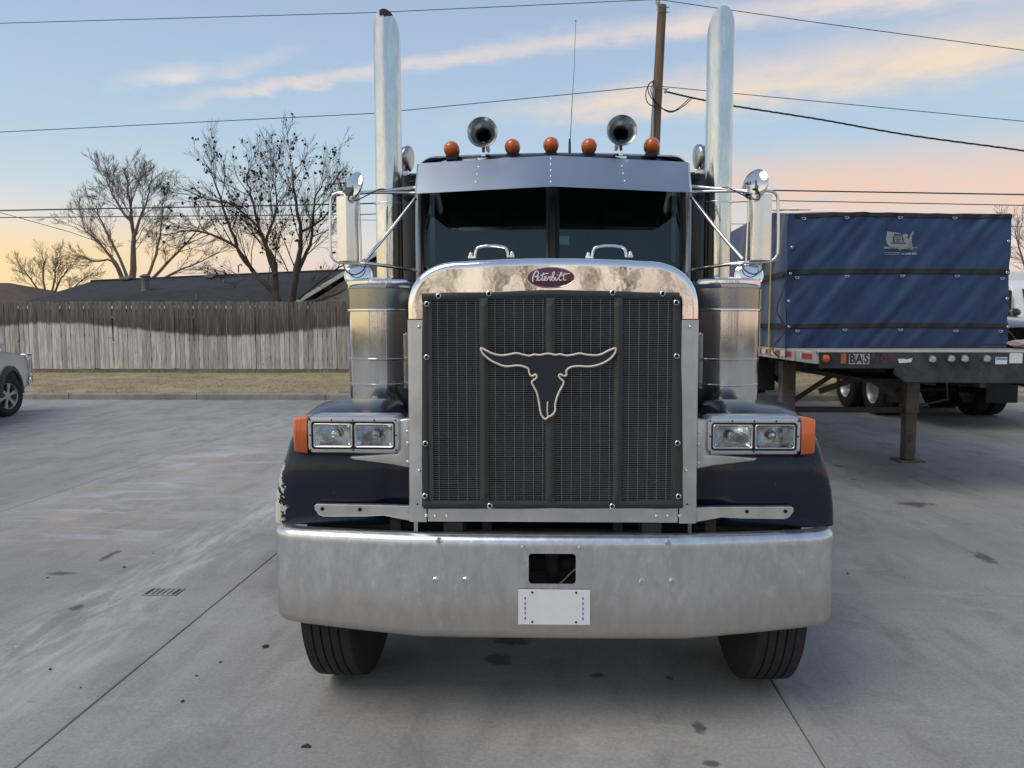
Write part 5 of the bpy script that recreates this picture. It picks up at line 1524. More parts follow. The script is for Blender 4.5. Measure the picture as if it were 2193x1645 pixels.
# ---- mirrors
for s in (-1, 1):
    MY = 4.35
    def MP(px, py, Y=MY):              # measured on the left mirror, reflected for the right one
        return Vector((s * abs(txx(px, Y, py)), Y, tz(py, Y)))
    mr = link('mirror', None, truck); mr.empty_display_size = 0.2
    mr['label'] = 'tall chrome west-coast mirror with round convex mirrors'
    a, b = abs(txx(768, MY, 490)), abs(txx(722, MY, 490))
    zt_, zb_ = tz(420, MY), tz(560, MY)
    # faceted housing, its shallow ridge towards the front
    sec = [(a, 0.0), (a + 0.003, -0.030), (a + 0.014, -0.046), (a + 0.060, -0.054), (a + 0.072, -0.050), (b - 0.006, -0.018), (b, -0.010), (b, 0.0)]
    hs = MB().prism([(s * x, MY + y, zb_) for x, y in sec], (0, 0, zt_ - zb_)).build('mirror_housing', MATS['satin_metal'], mr, bevel=0.003, smooth=12)
    MB().box(s * (a + 0.004), s * (b - 0.004), MY + 0.001, MY + 0.008, zb_ + 0.006, zt_ - 0.006).build('mirror_glass', MATS['chrome'], hs)
    MB().tube(catmull([MP(768, 411), MP(740, 411), MP(722, 412), MP(712, 418), MP(708, 432), MP(707, 480), MP(708, 535), MP(711, 550), MP(722, 560), MP(745, 563), MP(782, 564)], 5), 0.0085, 10).build('loop_frame', MATS['stainless'], mr, smooth=60)
    MB().tube([MP(768, 411), MP(771, 480), MP(774, 563)], 0.006, 8).build('inner_rod', MATS['stainless'], mr, smooth=60)
    ya = 4.62
    arm = [([MP(764, 410), MP(800, 409, 4.42), MP(893, 400, ya)], 0.010), ([MP(766, 413), MP(800, 411, 4.42), MP(893, 412, ya)], 0.009),
           ([MP(782, 556), MP(835, 493, 4.48), MP(890, 424, ya)], 0.011), ([MP(778, 563), MP(835, 570, 4.45), MP(890, 579, ya)], 0.011)]
    for pts, r in arm:
        MB().tube(catmull(pts, 5), r, 10).build('mirror_arm', MATS['stainless'], mr, smooth=60)
    # round convex mirrors, above and below
    c = MP(756, 397, 4.33)
    ax = Vector((s * 0.55, -0.62, 0.25)) if s < 0 else Vector((s * -0.72, -0.55, 0.15))
    dd = MB().lathe([(0.0, -0.030), (0.045, -0.026), (0.075, -0.012), (0.088, 0.0), (0.092, 0.004), (0.090, 0.012), (0.0, 0.013)], c, -ax, 28) if False else MB().lathe([(0.0, 0.016), (0.045, 0.013), (0.075, 0.006), (0.084, 0.001), (0.087, 0.004), (0.092, 0.001), (0.090, -0.010), (0.0, -0.011)], c, ax, 28)
    dd.build('convex_mirror', MATS['stainless'], mr, smooth=50)
    c2 = MP(768, 590, 4.36)
    MB().lathe([(0.0, 0.012), (0.05, 0.010), (0.072, 0.005), (0.078, 0.001), (0.082, 0.003), (0.086, 0.001), (0.084, -0.010), (0.0, -0.011)], c2, Vector((s * -0.15, -0.9, 0.12)), 28).build('convex_mirror', MATS['chrome'], mr, smooth=50)
    ck = MP(748, 408, 4.31)
    MB().box(ck.x - 0.022, ck.x + 0.022, 4.29, 4.33, ck.z - 0.028, ck.z + 0.022).lathe([(0.008, -0.04), (0.008, 0.04)], ck + Vector((0.0, -0.01, 0.01)), (1, 0, 0.3), 8).lathe([(0.006, -0.03), (0.006, 0.045)], ck + Vector((-0.02, -0.01, 0.01)), (0, 0.2, 1), 8).build('mirror_clamp', MATS['vent_metal'], mr, bevel=0.003)
    MB().tube(catmull([MP(756, 404, 4.29), MP(745, 425, 4.28), MP(762, 428, 4.28), MP(790, 415, 4.36), MP(820, 403, 4.45), MP(850, 420, 4.55), MP(886, 430, 4.62)], 5), 0.0035, 6).build('wiring', MATS['wire_black'], mr, smooth=60)
    MB().tube(catmull([MP(735, 565, 4.31), MP(742, 580, 4.29), MP(758, 588, 4.28), MP(776, 580, 4.29), MP(784, 566, 4.32)], 5), 0.004, 6).build('wiring', MATS['wire_black'], mr, smooth=60)

# ================================================================== FLATBED TRAILER WITH TARPED LOAD
def weathered_steel():
    m, t, b, out = newmat('weathered_steel')
    p = t.pos()
    n1 = t.noise(p, 3.5, 7, 0.68); n2 = t.noise(p, 11, 5, 0.65)
    c = t.mix(t.step(n1, 0.35, 0.7), (0.022, 0.027, 0.031), (0.060, 0.068, 0.070))
    c = t.mix(t.math('MULTIPLY', t.step(n2, 0.58, 0.72), 0.55), c, (0.115, 0.10, 0.08))
    c = t.mix(t.step(t.noise(p, 30, 3, 0.6), 0.72, 0.76), c, (0.25, 0.25, 0.24))
    t.put(b.inputs['Base Color'], c); b.inputs['Roughness'].default_value = 0.65
    t.put(b.inputs['Normal'], t.bump(n1, 0.25, 0.01))
    return m
weathered_steel()
simple('rusty_leg', (0.16, 0.135, 0.11), 0.8, var=0.3, scale=6, dirt=(0.018, 0.016, 0.015), dirtamt=0.85)
simple('trailer_frame', (0.020, 0.021, 0.023), 0.75, var=0.3, scale=5, dirt=(0.06, 0.052, 0.045), dirtamt=0.4)
simple('brace_steel', (0.075, 0.062, 0.05), 0.8, var=0.3, scale=8)
simple('alu_rail', (0.62, 0.61, 0.57), 0.5, 0.55, var=0.15, scale=6, dirt=(0.35, 0.31, 0.25), dirtamt=0.5)
simple('deck_board', (0.32, 0.30, 0.27), 0.8, var=0.25, scale=5, stretch=(4, 0.5, 1))
simple('tape_red', (0.42, 0.025, 0.03), 0.35, var=0.15, scale=30)
simple('tape_white', (0.74, 0.74, 0.74), 0.35, var=0.08, scale=30)
simple('letter_tile', (0.42, 0.41, 0.38), 0.6, var=0.2, scale=30)
simple('letter_black', (0.012, 0.012, 0.012), 0.5)
simple('faded_red', (0.115, 0.035, 0.042), 0.6, var=0.35, scale=30)
simple('sticker_blue', (0.10, 0.26, 0.42), 0.5, var=0.1)
simple('amber_dull', (0.38, 0.13, 0.03), 0.5, var=0.2, scale=20)
simple('strap_yellow', (0.42, 0.37, 0.10), 0.7, var=0.25, scale=8)
simple('mud_black', (0.02, 0.02, 0.021), 0.7)
TX0, TX1, TY0, TZ = 2.57, 5.12, 6.95, 1.468
trailer = empty('flatbed_trailer', ((TX0 + TX1) / 2, 9.0, 0), 'dark flatbed trailer standing on its landing legs under the blue tarped load', 'trailer')
TL = 13.5
MB().box(TX0 + 0.06, TX1 - 0.06, TY0 + 0.06, TY0 + TL, TZ - 0.05, TZ).build('deck', MATS['deck_board'], trailer)
face = MB().prism([(TX0 + 0.03, TY0, TZ - 0.165), (TX0 + 0.75, TY0, TZ - 0.165), (TX0 + 0.75, TY0, TZ - 0.22), (TX0 + 0.86, TY0, TZ - 0.30), (TX1 - 0.35, TY0, TZ - 0.31), (TX1 - 0.10, TY0, TZ - 0.24), (TX1, TY0, TZ - 0.165), (TX1, TY0, TZ - 0.012), (TX0 + 0.03, TY0, TZ - 0.012)], (0, 0.03, 0)).build('nose_plate', MATS['weathered_steel'], trailer, bevel=0.004)
MB().box(TX0 + 0.0, TX1, TY0 - 0.006, TY0 + 0.10, TZ - 0.010, TZ + 0.008).build('nose_cap', MATS['alu_rail'], trailer, bevel=0.003)
rl = MB().prism([(TX0, TY0 + 0.05, TZ - 0.125), (TX0, TY0 + 0.05, TZ - 0.01), (TX0 + 0.012, TY0 + 0.03, TZ - 0.003), (TX0 + 0.06, TY0 + 0.03, TZ - 0.003), (TX0 + 0.06, TY0 + 0.03, TZ - 0.125)], (0, 0.55, 0)).build('side_rail', MATS['alu_rail'], trailer, bevel=0.004)
y = TY0 + 0.66
segs = [(TY0 + 0.66, TY0 + 2.2), (TY0 + 2.27, TY0 + 6.0), (TY0 + 6.07, TY0 + TL)]
rails = [rl]
for (ya, yb) in segs:
    rails.append(MB().box(TX0 + 0.001, TX0 + 0.06, ya, yb, TZ - 0.125, TZ - 0.004).build('side_rail', MATS['alu_rail'], trailer, bevel=0.004))
MB().box(TX1 - 0.06, TX1, TY0 + 0.04, TY0 + TL, TZ - 0.125, TZ - 0.004).build('side_rail', MATS['alu_rail'], trailer, bevel=0.004)
for (ya, yb, k) in [(TY0 + 0.14, TY0 + 0.42, 0)] + [(TY0 + 0.75 + 0.36 * q, TY0 + 0.75 + 0.36 * q + 0.19, 1) for q in range(4)] + [(TY0 + 2.35 + 0.36 * q, TY0 + 2.35 + 0.36 * q + 0.19, 2) for q in range(9)]:
    MB().box(TX0 - 0.004, TX0 + 0.001, ya, yb, TZ - 0.085, TZ - 0.030).build('reflective_tape', MATS['tape_red'], rails[k])
    MB().box(TX0 - 0.004, TX0 + 0.001, yb + 0.002, yb + 0.165 if k else yb + 0.05, TZ - 0.085, TZ - 0.030).build('reflective_tape', MATS['tape_white'], rails[k])
def FP(px, py): return at(px, py, TY0)
mk = MB().lathe([(0.0, -0.016), (0.03, -0.014), (0.041, -0.002)], FP(1769, 768), (0, 1, 0), 18).build('marker_lamp', MATS['amber_lens'], trailer, smooth=60)
MB().lathe([(0.042, 0.0), (0.044, -0.010), (0.056, -0.008), (0.058, 0.0)], FP(1769, 768), (0, 1, 0), 18).build('lamp_ring', MATS['mud_black'], mk, smooth=50)
a, b = FP(1800, 779), FP(1812, 757)
MB().box(a.x, b.x, TY0 - 0.008, TY0, a.z, b.z).build('amber_reflector', MATS['amber_dull'], trailer)
for k, ch in enumerate('BAS'):
    a, b = FP(1817.5 + k * 15.1, 780), FP(1831.8 + k * 15.1, 758)
    ti = MB().box(a.x, b.x, TY0 - 0.003, TY0 - 0.0005, a.z, b.z).build('letter_tile', MATS['letter_tile'], trailer)
    me = text_mesh(ch, 0.118, MATS['letter_black'], 0.0012)
    link('letter', me, ti, loc=((a.x + b.x) / 2, TY0 - 0.0045, (a.z + b.z) / 2), rot=(PI / 2, 0, 0), scale=(0.80, 1.0, 1))
for k, ch in enumerate('109'):
    c = FP(1879 + k * 13.5, 769)
    link('numeral', text_mesh(ch, 0.125, MATS['faded_red'], 0.0012), trailer, loc=(c.x, TY0 - 0.003, c.z), rot=(PI / 2, 0, 0), scale=(0.85, 1, 1))
pts = [FP(*q) for q in ((1922, 769), (1936, 768), (1940, 770), (1954, 767), (1951, 776), (1938, 777), (1926, 778))]
MB().prism([(p.x, TY0 - 0.003, p.z) for p in pts], (0, 0.002, 0)).build('torn_sticker', MATS['tape_white'], trailer)
for (pa, pb, mt) in (((2131, 780), (2157, 765), 'tape_white'), ((2161, 778), (2190, 756), 'tape_white')):
    a, b = FP(*pa), FP(*pb)
    stx = MB().box(a.x, b.x, TY0 - 0.003, TY0 - 0.0005, a.z, b.z).build('sticker', MATS[mt], trailer)
    if pa[0] < 2150: MB().box(a.x + 0.005, b.x - 0.005, TY0 - 0.005, TY0 - 0.0035, b.z - 0.025, b.z - 0.006).build('sticker_header', MATS['sticker_blue'], stx)
for px, py in ((1995, 768), (2035, 767), (2064, 767), (2111, 767)):
    c = FP(px, py)
    gh = MB().lathe([(0.0, -0.055), (0.030, -0.052), (0.034, -0.03), (0.026, -0.024), (0.030, 0.0)], c, (0.25, 1, 0.1), 12).build('glad_hand', MATS['alu_cast'], trailer, smooth=45)
    MB().box(c.x - 0.045, c.x + 0.015, TY0 - 0.05, TY0 - 0.02, c.z - 0.03, c.z - 0.005).build('coupler_ear', MATS['alu_cast'], gh, bevel=0.006)
# chassis under the deck
for xx in (3.32, 4.36):
    MB().prism([(xx, TY0 + 0.4, TZ - 0.06), (xx, TY0 + 0.4, TZ - 0.24), (xx, TY0 + 2.9, TZ - 0.28), (xx, TY0 + 3.6, TZ - 0.55), (xx, TY0 + TL, TZ - 0.55), (xx, TY0 + TL, TZ - 0.06)], (0.10, 0, 0)).build('main_beam', MATS['trailer_frame'], trailer)
for k in range(22):
    yy = TY0 + 0.5 + k * 0.6
    MB().box(TX0 + 0.08, TX1 - 0.08, yy, yy + 0.08, TZ - 0.17, TZ - 0.052).build('cross_beam', MATS['trailer_frame'], trailer)
MB().box(3.2, 4.6, TY0 + 0.35, TY0 + 1.9, TZ - 0.33, TZ - 0.29).build('coupler_plate', MATS['trailer_frame'], trailer)
MB().lathe([(0.025, -0.09), (0.025, 0.0)], (3.85, TY0 + 0.9, TZ - 0.33), seg=12).build('kingpin', MATS['brace_steel'], trailer)
LY = 9.06
for lx in (2.98, 4.53):
    lg = MB().box(lx - 0.085, lx + 0.085, LY - 0.085, LY + 0.085, 0.62, TZ - 0.2).build('landing_leg', MATS['rusty_leg'], trailer, bevel=0.01)
    MB().box(lx - 0.068, lx + 0.068, LY - 0.068, LY + 0.068, 0.03, 0.66).build('inner_leg', MATS['rusty_leg'], lg, bevel=0.008)
    MB().box(lx - 0.15, lx + 0.15, LY - 0.15, LY + 0.15, 0.0, 0.022).build('foot_plate', MATS['rusty_leg'], lg, bevel=0.004)
    sgn = 1 if lx < 3.7 else -1
    MB().bar((lx + sgn * 0.06, LY + 0.02, 0.74), (lx + sgn * 0.75, LY + 0.02, TZ - 0.25), 0.05, 0.05).build('leg_brace', MATS['brace_steel'], lg)
    MB().bar((lx + sgn * 0.1, LY + 0.1, 0.9), (lx + sgn * 0.1, LY + 1.6, TZ - 0.35), 0.05, 0.05).build('leg_brace', MATS['brace_steel'], lg)
MB().box(2.98, 4.53, LY - 0.03, LY + 0.03, 0.62, 0.69).build('leg_tie_bar', MATS['brace_steel'], trailer)
MB().tube([(4.6, LY - 0.05, 0.72), (4.75, LY - 0.08, 0.75), (4.95, LY - 0.1, 0.80), (4.93, LY - 0.1, 1.0), (4.90, LY - 0.1, 1.2)], 0.014, 8).build('crank_handle', MATS['brace_steel'], trailer, smooth=50)
MB().bar((3.05, TY0 + 1.2, TZ - 0.50), (3.6, TY0 + 1.2, TZ - 0.30), 0.05, 0.06).bar((3.6, TY0 + 1.2, TZ - 0.30), (4.35, TY0 + 1.2, TZ - 0.40), 0.05, 0.06).build('coupler_brace', MATS['brace_steel'], trailer)
MB().box(2.62, 3.0, 9.6, 10.6, 0.85, TZ - 0.2).build('dunnage_box', MATS['trailer_frame'], trailer, bevel=0.02)
for sx, xx in ((-1, 2.78), (-1, 3.08), (1, 4.62), (1, 4.92)):
    for yy in (17.2, 18.5):
        wheel(trailer, xx, yy, sx)
for yy in (17.2, 18.5):
    MB().tube([(2.8, yy, 0.505), (4.9, yy, 0.505)], 0.065, 12).build('axle', MATS['trailer_frame'], trailer, smooth=50)
    
# ---- blue tarpaulin over the load
def tarp_mat():
    m, t, b, out = newmat('tarp_blue')
    p = t.pos(); n = t.noise(p, 2.4, 6, 0.65); n2 = t.noise(t.scale(p, (1, 1, 0.4)), 9, 5, 0.65)
    c = t.mix(t.step(n, 0.3, 0.7), (0.014, 0.037, 0.102), (0.025, 0.057, 0.148))
    c = t.mix(t.math('MULTIPLY', t.step(n2, 0.52, 0.75), 0.35), c, (0.06, 0.085, 0.15))
    t.put(b.inputs['Base Color'], c)
    t.put(b.inputs['Roughness'], t.mapr(n2, 0.3, 0.7, 0.55, 0.72))
    b.inputs['Specular IOR Level'].default_value = 0.5
    b.inputs['Sheen Weight'].default_value = 0.35
    b.inputs['Sheen Roughness'].default_value = 0.35
    t.put(b.inputs['Normal'], t.bump(t.math('ADD', n, t.math('MULTIPLY', n2, 0.4)), 0.25, 0.02))
    return m
tarp_mat()
simple('tarp_webbing', (0.022, 0.022, 0.022), 0.8, var=0.2, scale=20)
simple('print_grey', (0.26, 0.28, 0.27), 0.7, var=0.25, scale=30)
PX0, PX1, PY0 = 2.60, 5.035, 8.0
PZ0, PZ1 = TZ + 0.004, 2.952
tarp = empty('tarpaulin', ((PX0 + PX1) / 2, 9.5, TZ), 'dark blue tarpaulin wrapped over the load on the flatbed with webbing seams', 'tarpaulin')
def fold_f(x, z):
    u = (x - PX0) / (PX1 - PX0); v = (z - PZ0) / (PZ1 - PZ0)
    q = x * 0.75 - z * 0.62
    f = 0.030 * mnoise.noise(Vector((q * 5.0, (x + z) * 0.9, 1.0)))
    f += 0.015 * mnoise.noise(Vector((q * 12.0, (x + z) * 1.6, 3.0)))
    f += 0.028 * abs(mnoise.noise(Vector((q * 7.5, (x + z) * 0.5, 8.0)))) * -1
    f -= 0.03 * math.sin(PI * u) * math.sin(PI * min(max(v, 0), 1))
    if v < 0.22: f -= 0.03 * (0.22 - v) / 0.22 * (0.6 + 0.6 * mnoise.noise(Vector((x * 4, 0, 2))))
    return PY0 + f
def topz(x): 
    u = (x - PX0) / (PX1 - PX0)
    return PZ1 + 0.012 * math.sin(u * 5) + 0.008 * mnoise.noise(Vector((x * 6, 0, 5)))
nx, nz = 96, 64
rows = []
for j in range(nz + 1):
    v = j / nz
    rows.append([(PX0 + (PX1 - PX0) * i / nx + 0.01 * mnoise.noise(Vector((v * 6, i // nx, 4))), fold_f(PX0 + (PX1 - PX0) * i / nx, PZ0 + (PZ1 - PZ0) * v), PZ0 + (topz(PX0 + (PX1 - PX0) * i / nx) - PZ0) * v) for i in range(nx + 1)])
tb = MB().loft(rows)
# left side, running back along the trailer
LB = 14.8
def side_top(y): return PZ1 + (3.085 - PZ1) * min(max((y - PY0) / 0.75, 0), 1) - 0.015 * max(0, y - 10)
rows = []
for j in range(33):
    v = j / 32
    r = []
    for i in range(121):
        yy = PY0 + (LB - PY0) * (i / 120) ** 1.3
        z = PZ0 + (side_top(yy) - PZ0) * v
        f = 0.030 * mnoise.noise(Vector((yy * 1.6 + z * 0.9, z * 0.8, 11))) + 0.018 * mnoise.noise(Vector((yy * 4 + z * 2.0, z * 1.2, 15)))
        r.append((PX0 + (f - 0.012) * min(1, i / 6) - 0.0, yy if i else fold_f(PX0, z), z))
    rows.append(r)
tb.loft(rows)
rows = []
for i in range(25):
    u = i / 24
    r = []
    for k in range(20):
        yy = PY0 + (LB - PY0) * (k / 19) ** 1.6
        x = PX0 + (PX1 - PX0) * u
        z = (topz(x) if k == 0 else side_top(yy) - 0.10 * max(0, u - 0.30) * min(1, (yy - PY0) / 0.7)) + (0.02 * mnoise.noise(Vector((x * 2, yy * 1.5, 0))) if 0 < i < 24 and k else 0)
        r.append((x, fold_f(x, PZ1) if k == 0 else yy, z))
    rows.append(r)
tb.loft(rows)
tb.add([(PX1, PY0 + 0.02, PZ0), (PX1, LB, PZ0), (PX1, LB, side_top(LB) - 0.07), (PX1, PY0 + 0.75, 3.015), (PX1, PY0 + 0.02, PZ1)], [(0, 1, 2, 3, 4)])
tb.add([(PX0, LB, PZ0), (PX1, LB, PZ0), (PX1, LB, side_top(LB) - 0.07), (PX0, LB, side_top(LB))], [(0, 1, 2, 3)])
tb.build('cover', MATS['tarp_blue'], tarp, smooth=70)
def band_front(z_of, h, name='seam_webbing', x0=PX0, x1=PX1):
    rw = []
    for i in range(61):
        x = x0 + (x1 - x0) * i / 60
        zc = z_of(x)
        rw.append([(x, fold_f(x, zc - h) - 0.003, zc - h), (x, fold_f(x, zc - h) - 0.011, zc - h + 0.004), (x, fold_f(x, zc + h) - 0.011, zc + h - 0.004), (x, fold_f(x, zc + h) - 0.003, zc + h)])
    return MB().loft(rw).build(name, MATS['tarp_webbing'], tarp)
def zl(pa, pb):
    A, B = at(*pa, PY0), at(*pb, PY0)
    return lambda x: A.z + (B.z - A.z) * (x - A.x) / (B.x - A.x) - 0.010 * math.sin(PI * (x - A.x) / (B.x - A.x)) * -1
b1 = band_front(zl((1692, 583), (2158, 583)), 0.030)
b2 = band_front(zl((1690, 699), (2160, 698)), 0.026)
b3 = band_front(lambda x: topz(x) - 0.026, 0.024, x0=PX0 + 0.08)
# webbing along the side at the same heights
for zc, h in ((2.29, 0.03), (1.72, 0.026)):
    MB().box(PX0 - 0.035, PX0 - 0.030, PY0 + 0.02, LB, zc - h, zc + h).build('seam_webbing', MATS['tarp_webbing'], tarp)
ring_me = MB().tube([(0.024 * math.cos(a), 0, 0.021 * math.sin(a)) for a in [PI + PI * k / 10 for k in range(11)]], 0.0042, 6).tube([(-0.024, 0, 0), (0.024, 0, 0)], 0.004, 6).mesh('d_ring', MATS['stainless'], smooth=50)
eye_me = MB().lathe([(0.006, 0.0), (0.007, -0.005), (0.012, -0.006), (0.016, -0.003), (0.017, 0.002)], axis=(0, 1, 0), seg=14).mesh('eyelet', MATS['stainless'], smooth=50)
hole_me = MB().lathe([(0.0, 0.0), (0.007, 0.0)], axis=(0, 1, 0), seg=10).mesh('eyelet_hole', MATS['hole_black'])
for (px, py) in ((1720, 467), (1810, 466), (1926, 465), (2043, 466), (1707, 593), (1810, 591), (1928, 590), (2046, 590), (2144, 595), (1706, 707), (1807, 705), (1924, 705), (2042, 707), (2138, 708)):
    p = at(px, py, PY0)
    link('d_ring', ring_me, tarp, loc=(p.x, fold_f(p.x, p.z) - 0.016, p.z))
for (px, py) in ((1695, 530), (1692, 586), (1689, 645), (1688, 700), (2155, 584), (2154, 640), (2154, 700), (2157, 517)):
    p = at(px, py, PY0)
    e = link('eyelet', eye_me, tarp, loc=(p.x, fold_f(p.x, p.z) - 0.013, p.z))
    link('eyelet_hole', hole_me, e, loc=(p.x, fold_f(p.x, p.z) - 0.0145, p.z))
# printed map of the United States with a truck front in it
usa = [(1140, 345), (1200, 352), (1240, 358), (1255, 372), (1280, 362), (1295, 372), (1290, 400), (1305, 395), (1312, 370), (1325, 350), (1338, 345), (1336, 365), (1322, 385), (1325, 405), (1318, 425), (1322, 440), (1310, 455), (1318, 470), (1335, 480), (1330, 490), (1318, 478), (1300, 470), (1275, 470), (1258, 478), (1240, 480), (1238, 495), (1222, 480), (1205, 462), (1180, 465), (1150, 455), (1132, 430), (1128, 400), (1135, 370)]
def LP(zx, zy): return at(1580 + zx * 0.2795, 400 + zy * 0.2795, PY0)
def flat_print(poly, name, mat, off, parent):
    bm = bmesh.new()
    vs = [bm.verts.new((p.x, 0, p.z)) for p in poly]
    bm.faces.new(vs)
    bmesh.ops.triangulate(bm, faces=bm.faces)
    bmesh.ops.subdivide_edges(bm, edges=bm.edges, cuts=3, use_grid_fill=True)
    for v in bm.verts: v.co.y = fold_f(v.co.x, v.co.z) - off
    me = bpy.data.meshes.new(name); bm.to_mesh(me); bm.free(); me.materials.append(MATS[mat])
    return link(name, me, parent)
mp = flat_print([LP(*q) for q in usa], 'printed_map', 'print_grey', 0.008, tarp)
mp['label'] = 'worn grey print of a United States map with a truck front'
simple('print_dark', (0.035, 0.05, 0.085), 0.7)
for poly in ([(1188, 362), (1250, 365), (1252, 378), (1190, 376)], [(1180, 380), (1192, 380), (1192, 425), (1178, 425)], [(1246, 382), (1258, 384), (1262, 425), (1250, 425)], [(1196, 384), (1242, 386), (1242, 392), (1196, 390)], [(1198, 400), (1240, 402), (1240, 410), (1198, 408)], [(1160, 428), (1280, 430), (1270, 440), (1165, 438)], [(1205, 414), (1235, 415), (1235, 422), (1205, 421)], [(1110, 462), (1360, 466), (1360, 470), (1110, 466)]):
    flat_print([LP(*q) for q in poly], 'map_detail', 'print_dark' if poly[0][1] < 460 else 'print_grey', 0.011, mp)
for (xa, xb, yy, h) in ((1108, 1235, 508, 5), (1118, 1225, 520, 4), (1243, 1270, 516, 14), (1276, 1318, 516, 14), (1323, 1358, 516, 14), (1110, 1165, 472, 8), (1172, 1225, 472, 8), (1232, 1300, 476, 8), (1306, 1340, 478, 8)):
    flat_print([LP(xa, yy - h / 2), LP(xb, yy - h / 2), LP(xb - 3, yy + h / 2), LP(xa - 3, yy + h / 2)], 'print_line', 'print_grey', 0.009, mp)

# ---- straps and cords
for (yy, lb) in ((8.42, 'yellow cargo strap on the tarp side nearer the trailer nose'), (8.80, 'yellow cargo strap on the tarp side farther from the trailer nose')):
    path = [(PX0 - 0.05, yy, TZ - 0.10), (PX0 - 0.055, yy, 1.7), (PX0 - 0.048, yy + 0.01, 2.3), (PX0 - 0.05, yy + 0.02, 2.8), (PX0 - 0.03, yy + 0.02, side_top(yy) + 0.01), (PX0 + 0.4, yy + 0.02, side_top(yy) + 0.035)]
    c = catmull(path, 5)
    rw = [[(p.x, p.y - 0.026, p.z), (p.x - 0.003, p.y - 0.026, p.z + 0.002), (p.x - 0.003, p.y + 0.026, p.z + 0.002), (p.x, p.y + 0.026, p.z)] for p in c]
    tag(MB().loft(rw, cu=True).build('cargo_strap', MATS['strap_yellow'], smooth=40), lb, 'strap')
def cord(pts, label):
    o = MB().tube(catmull(pts, 6), 0.0075, 6).build('bungee_cord', MATS['wire_black'], smooth=60)
    tag(o, label, 'cord')
cord([at(1690, 588, 7.97), at(1678, 618, 7.95), at(1664, 665, 7.9), Vector((2.545, 7.85, 1.70)), Vector((2.548, 7.80, TZ - 0.10))], 'black cord from the middle seam eyelet down to the trailer rail')
cord([at(1689, 702, 7.97), at(1672, 722, 7.93), at(1655, 748, 7.8), Vector((2.555, 8.05, TZ - 0.11))], 'black cord from the lowest seam eyelet to the trailer rail')
cord([at(2157, 706, 7.96), at(2175, 733, 7.7), at(2130, 737, 7.6), at(2000, 742, 7.7), at(1850, 744, 7.85)], 'black cord lying along the bottom hem of the tarp')
simple('canvas_roll', (0.40, 0.37, 0.32), 0.85, var=0.25, scale=6)
# folded canvas at the deck corner
fc = MB()
p = at(2200, 735, 7.35)
rows = []
for i in range(15):
    u = i / 14
    rows.append([(p.x - 0.13 + 0.62 * u, p.y + 0.13 * math.cos(a) + 0.03 * mnoise.noise(Vector((u * 6, a, 1))), TZ + 0.070 + 0.062 * math.sin(a) * (0.7 + 0.5 * mnoise.noise(Vector((u * 4, math.cos(a), math.sin(a))))) * (1 if 0 < i < 14 else 0.5)) for a in [2 * PI * k / 18 for k in range(18)]])
fc.loft(rows, cu=True)
fc.f.append(tuple(range(18)))
tag(fc.build('canvas_bundle', MATS['canvas_roll'], smooth=60), 'crumpled beige canvas bundle lying on the trailer deck corner', 'canvas')

# ================================================================== car hauler with a black car, white truck cab
simple('car_black', (0.006, 0.0065, 0.007), 0.22, coat=1.0, var=0.1)
simple('hauler_steel', (0.018, 0.018, 0.019), 0.6, var=0.2)
HX, HYc = 7.42, 14.3
hauler = empty('car_hauler', (HX, HYc, 0), 'black low car hauler trailer with dual wheels behind the flatbed', 'trailer')
MB().box(HX - 1.2, HX + 1.2, 11.6, 18.2, 0.98, 1.08).build('deck', MATS['hauler_steel'], hauler, bevel=0.02)
for xx in (HX - 0.5, HX + 0.4):
    MB().box(xx, xx + 0.1, 11.6, 18.2, 0.72, 0.98).build('main_beam', MATS['hauler_steel'], hauler)
for yy in (13.95, 15.25):
    for sx, xx in ((-1, HX - 1.06), (-1, HX - 0.76), (1, HX + 0.76), (1, HX + 1.06)):
        wheel(hauler, xx, yy, sx, r=0.49)
    MB().tube([(HX - 1, yy, 0.49), (HX + 1, yy, 0.49)], 0.06, 10).build('axle', MATS['hauler_steel'], hauler, smooth=50)
for sx in (-1, 1):
    MB().box(HX + sx * 0.62, HX + sx * 1.2, 13.28, 13.30, 0.30, 0.98).build('mud_flap', MATS['mud_black'], hauler)
car = empty('black_car', (HX + 0.28, 13.8, 1.08), 'glossy black car loaded on the hauler beyond the tarp', 'car')
cx0 = HX + 0.28
def car_sec(Y, zs, w):
    # half outline from sill to roof centre
    pts = []
    for x, z in zs: pts.append((x * w, z))
    return [(cx0 - a, Y, z) for a, z in pts] + [(cx0 + a, Y, z) for a, z in reversed(pts[:-1])]
body = [(11.9, [(0.80, 1.32), (0.86, 1.45), (0.84, 1.62), (0.6, 1.68), (0, 1.70)], 1.0), (12.1, [(0.90, 1.28), (0.95, 1.48), (0.92, 1.70), (0.65, 1.78), (0, 1.80)], 1.0),
        (13.1, [(0.94, 1.26), (0.98, 1.5), (0.95, 1.82), (0.7, 1.90), (0, 1.93)], 1.0), (13.4, [(0.94, 1.26), (0.98, 1.5), (0.95, 1.86), (0.78, 1.95), (0, 1.98)], 1.0)]
bsec = [car_sec(*q) for q in body]
bsec += [car_sec(Y, z, 1.0) for Y, z in ((16.4, [(0.94, 1.26), (0.98, 1.5), (0.95, 1.88), (0.8, 1.93), (0, 1.96)]), (16.9, [(0.85, 1.35), (0.9, 1.5), (0.86, 1.75), (0.7, 1.85), (0, 1.88)]))]
MB().loft(bsec).build('body', MATS['car_black'], car, smooth=45)
cabin = [[(cx0 + sx * a, Y, z) for a, z in ((0.86, 1.86), (0.80, 2.05), (0.66, zt - 0.04), (0.4, zt), (0, zt + 0.01))] for sx in (1,) for Y, zt in ((13.35, 1.98), (14.1, 2.42), (15.0, 2.50), (16.3, 2.05))]
cab_rows = []
